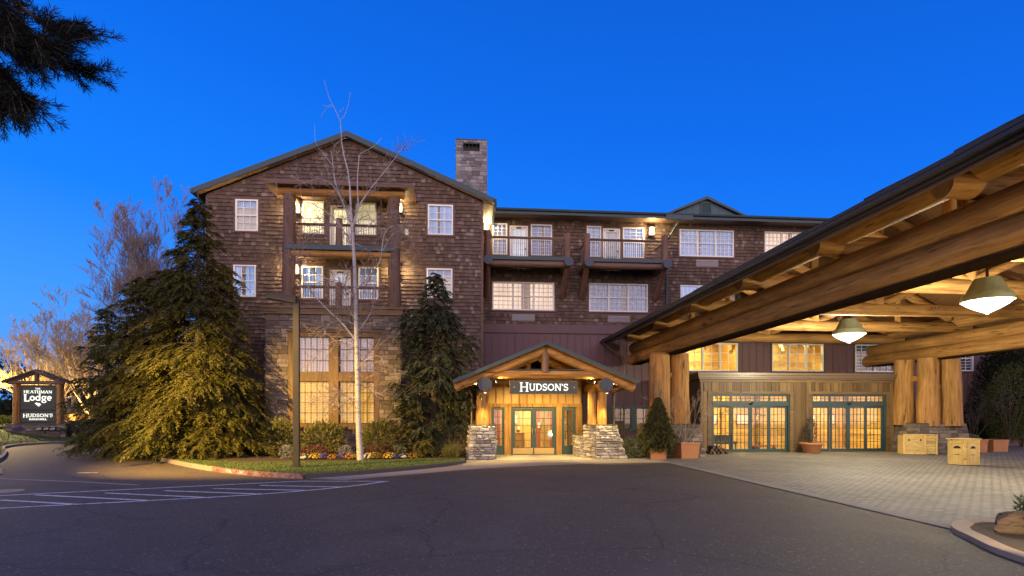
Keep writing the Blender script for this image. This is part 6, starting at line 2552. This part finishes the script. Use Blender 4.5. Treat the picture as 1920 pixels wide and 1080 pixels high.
# low flowers in large planter
for i in range(2):
    o = copy_tree(protos['white'])
    o.location = (p2.x - .22 + .4 * i, p2.y + .3, .64)
    o.scale = (.9, .8, .6)
    o['label'] = 'small white flowers in the large planter of the leafless shrub'
    o['group'] = 'white flowers in the large planter'


def waste_bin():
    p = gr(1815, 874)
    t = empty('waste_bin', (p.x + .22, p.y + .42, 0), 'pale pine waste bin cabinet with half round openings on the paving', 'waste bin', None, radians(12))
    w, h = .335, .98
    mb = MB()
    mb.box(-w, w, -w, w, .03, h)
    mb.build('body', M['crate'], t, local=True)
    mb = MB()
    mb.box(-w - .05, w + .05, -w - .05, w + .05, h, h + .035)
    mb.build('lid', M['crate_x'], t, local=True)
    for axis in (0, 1):
        for fz in (-1,):
            mb = MB()

            def pt(u, v, o):
                return (u, -w - o, v) if axis == 0 else (-w - o, -u, v)

            def bx(u0, u1, v0, v1, o0, o1):
                n = len(mb.v)
                mb.v += [pt(u0, v0, o0), pt(u1, v0, o0), pt(u1, v1, o0), pt(u0, v1, o0), pt(u0, v0, o1), pt(u1, v0, o1), pt(u1, v1, o1), pt(u0, v1, o1)]
                mb.f += [(n + 4, n + 5, n + 6, n + 7), (n, n + 1, n + 5, n + 4), (n + 1, n + 2, n + 6, n + 5), (n + 2, n + 3, n + 7, n + 6), (n + 3, n, n + 4, n + 7)]
            bx(-w, -w + .075, .03, h - .002, .001, .02)
            bx(w - .075, w, .03, h - .002, .001, .02)
            bx(-w + .075, w - .075, .03, .12, .001, .02)
            bx(-w + .075, w - .075, h - .14, h - .002, .001, .02)
            dr = mb.build('door', M['crate_x'], t, local=True)
            mb = MB()
            n = len(mb.v)
            arcp = [(-.14, .64)] + [(.14 * -cos(pi * k / 10), .64 + .10 * sin(pi * k / 10)) for k in range(1, 10)] + [(.14, .64)]
            mb.v += [pt(u, v, .004) for u, v in arcp]
            mb.f.append(tuple(range(n, n + len(arcp))))
            bx(-.12, .12, .395, .405, .001, .005)
            bx(-.06, .08, .42, .43, .001, .005)
            mb.build('opening', M['black'], dr, local=True)
    return t


WB = waste_bin()


def bench_box():
    q = at(1721, 845, 25.6)
    x, y = q.x, 25.75
    t = empty('newspaper_box', (x, y, 0), 'low yellow pine box with carved front and slatted side before the right columns', 'wooden box', None, radians(-16))
    t.scale = (.80, .85, 1.0)
    mb = MB()
    mb.box(-.8, .36, -.35, .35, .02, .92)
    mb.build('body', M['crate_x'], t, local=True)
    mb = MB()
    mb.box(-.84, .40, -.375, -.351, .92, .98)
    mb.box(-.84, -.74, -.375, -.351, .02, .92)
    mb.box(.30, .40, -.375, -.351, .02, .92)
    mb.box(-.74, .30, -.375, -.351, .02, .10)
    mb.build('front_frame', M['crate'], t, local=True)
    mb = MB()
    mb.box(-.62, .2, -.37, -.351, .58, .84)
    pn = mb.build('carved_panel', M['crate_x'], t, local=True)
    mb = MB()
    for u in (-.54, .08):
        mb.lathe([(.05, -.004), (.045, .004)], 0, 0, 10)
    mb = MB()
    for u in (-.52, .10):
        mb.box(u - .05, u + .05, -.375, -.3705, .66, .72)
        mb.box(u - .03, u + .03, -.375, -.3705, .722, .75)
    for u in (-.36, -.24, -.12):
        mb.box(u - .03, u + .04, -.375, -.3705, .73, .745)
    mb.build('carving', M['bronze'], pn, local=True)
    mb = MB()
    for k in range(7):
        z = .04 + k * .125
        mb.box(.42, .93, -.30, .30, z, z + .11)
    sl = mb.build('slatted_side', M['crate_x'], t, local=True)
    mb = MB()
    mb.box(.405, 1.03, -.33, .33, .92, .97)
    mb.box(.935, 1.03, -.33, .33, .02, .918)
    mb.build('side_frame', M['crate'], sl, local=True)


bench_box()

# firewood stacked at the left door corner
r = random.Random(3)
w0 = at(1343, 852, 26.9)
FW = MB()
first = None
k = 0
for row, n in ((0, 5), (1, 4), (2, 2)):
    for i in range(n):
        rr = r.uniform(.055, .08)
        x = w0.x - .42 + i * .20 + row * .09 + r.uniform(-.02, .02)
        z = .08 + row * .13
        mb = MB()
        a = r.uniform(-.08, .08)
        mb.log((x - .0, 26.55, z), (x + a, 27.05, z + r.uniform(-.01, .01)), rr, rr * .95, 8, 2, .06)
        o = tag(mb.build('firewood_log', M['logd_y'] if (i + row) % 2 else M['bark']), 'split firewood log in the low heap beside the left sliding doors', 'firewood', 'firewood heap by the left sliding doors')
        k += 1


def rock(name, x, y, rx, ry, h, label, seed, m='boulder'):
    r = random.Random(seed)
    bm = bpy.data.meshes.new(name)
    import bmesh
    b = bmesh.new()
    bmesh.ops.create_icosphere(b, subdivisions=4, radius=1)
    pl = [(rv(r), r.uniform(.62, .92)) for _ in range(16)]
    from mathutils import noise as mn
    for v in b.verts:
        d = v.co.normalized()
        s = 1.0
        for nrm, o in pl:
            k = d.dot(nrm)
            if k > .05:
                s = min(s, o / k)
        s += .06 * mn.noise(d * 3 + V((seed, 0, 0))) + .03 * mn.noise(d * 9)
        v.co = V((d.x * s * rx, d.y * s * ry, d.z * s * h))
    b.to_mesh(bm)
    b.free()
    bm.materials.append(M[m])
    o = bpy.data.objects.new(name, bm)
    o.location = (x, y, h * .45)
    COL.objects.link(o)
    return tag(o, label, 'boulder')


M['boulder'] = plain('brown_boulder', (.065, .043, .029), .9, 0, .5, 4, 1.0)


def island():
    # kerbed bed round the near column of the porte-cochere
    pts = smooth_line([gr(1960, 1062), gr(1880, 1035), gr(1832, 1012), gr(1804, 998), gr(1803, 988), gr(1825, 983), gr(1860, 983), gr(1930, 984), gr(2000, 986)], 6)
    kerb_solid('island_kerb', pts, .24, .07, 'kerb')
    sheet('island_bed', [(p.x, p.y) for p in pts] + [(11.5, 8.8), (11.5, 5.5), (8.6, 5.2)], .03, 'soil')
    p = gr(1885, 1000)
    rock('boulder', p.x + .26, p.y + .0, .50, .42, .26, 'flat brown boulder lying in the kerbed island bed', 11)
    p = gr(1925, 1010)
    rock('boulder', p.x + .36, p.y - .05, .45, .42, .26, 'brown boulder at the right edge of the kerbed island bed', 12)
    p = gr(1920, 990)
    shrub('island_plant', (p.x + .62, p.y + .45, .26), .22, .22, .24, 300, .10, .035, 'pale_leaf', 'leafy yellow green plant behind the boulders of the island bed', None, 141, zbase=.03)


island()

# timber fence with white pipes behind the right columns
t = empty('timber_fence', (27.2, 30.9, 0), 'orange timber fence panel behind the right column cluster', 'fence')
mb = MB()
for k in range(14):
    mb.box(25.6 + k * .2, 25.79 + k * .2, 30.85, 30.88, .1, 2.75)
mb.build('boards', M['vest_wood'], t)
mb = MB()
mb.box(25.55, 28.45, 30.885, 30.95, 2.3, 2.4)
mb.box(25.55, 28.45, 30.885, 30.95, .5, .6)
mb.build('rails', M['vest_trim_x'], t)
for x in (26.42, 26.62):
    t = empty('white_pipe', (x, 30.75, 0), 'slim white upright pipe in front of the timber fence', 'pipe', 'white pipes by the timber fence')
    mb = MB()
    mb.tube([(x, 30.75, 0), (x, 30.75, 2.8)], .045, 10)
    mb.build('pipe_run', M['white'], t)
    mb = MB()
    mb.tube([(x, 30.75, 1.4), (x, 30.75, 1.47)], .06, 10)
    mb.build('clamp', M['steel'], t)
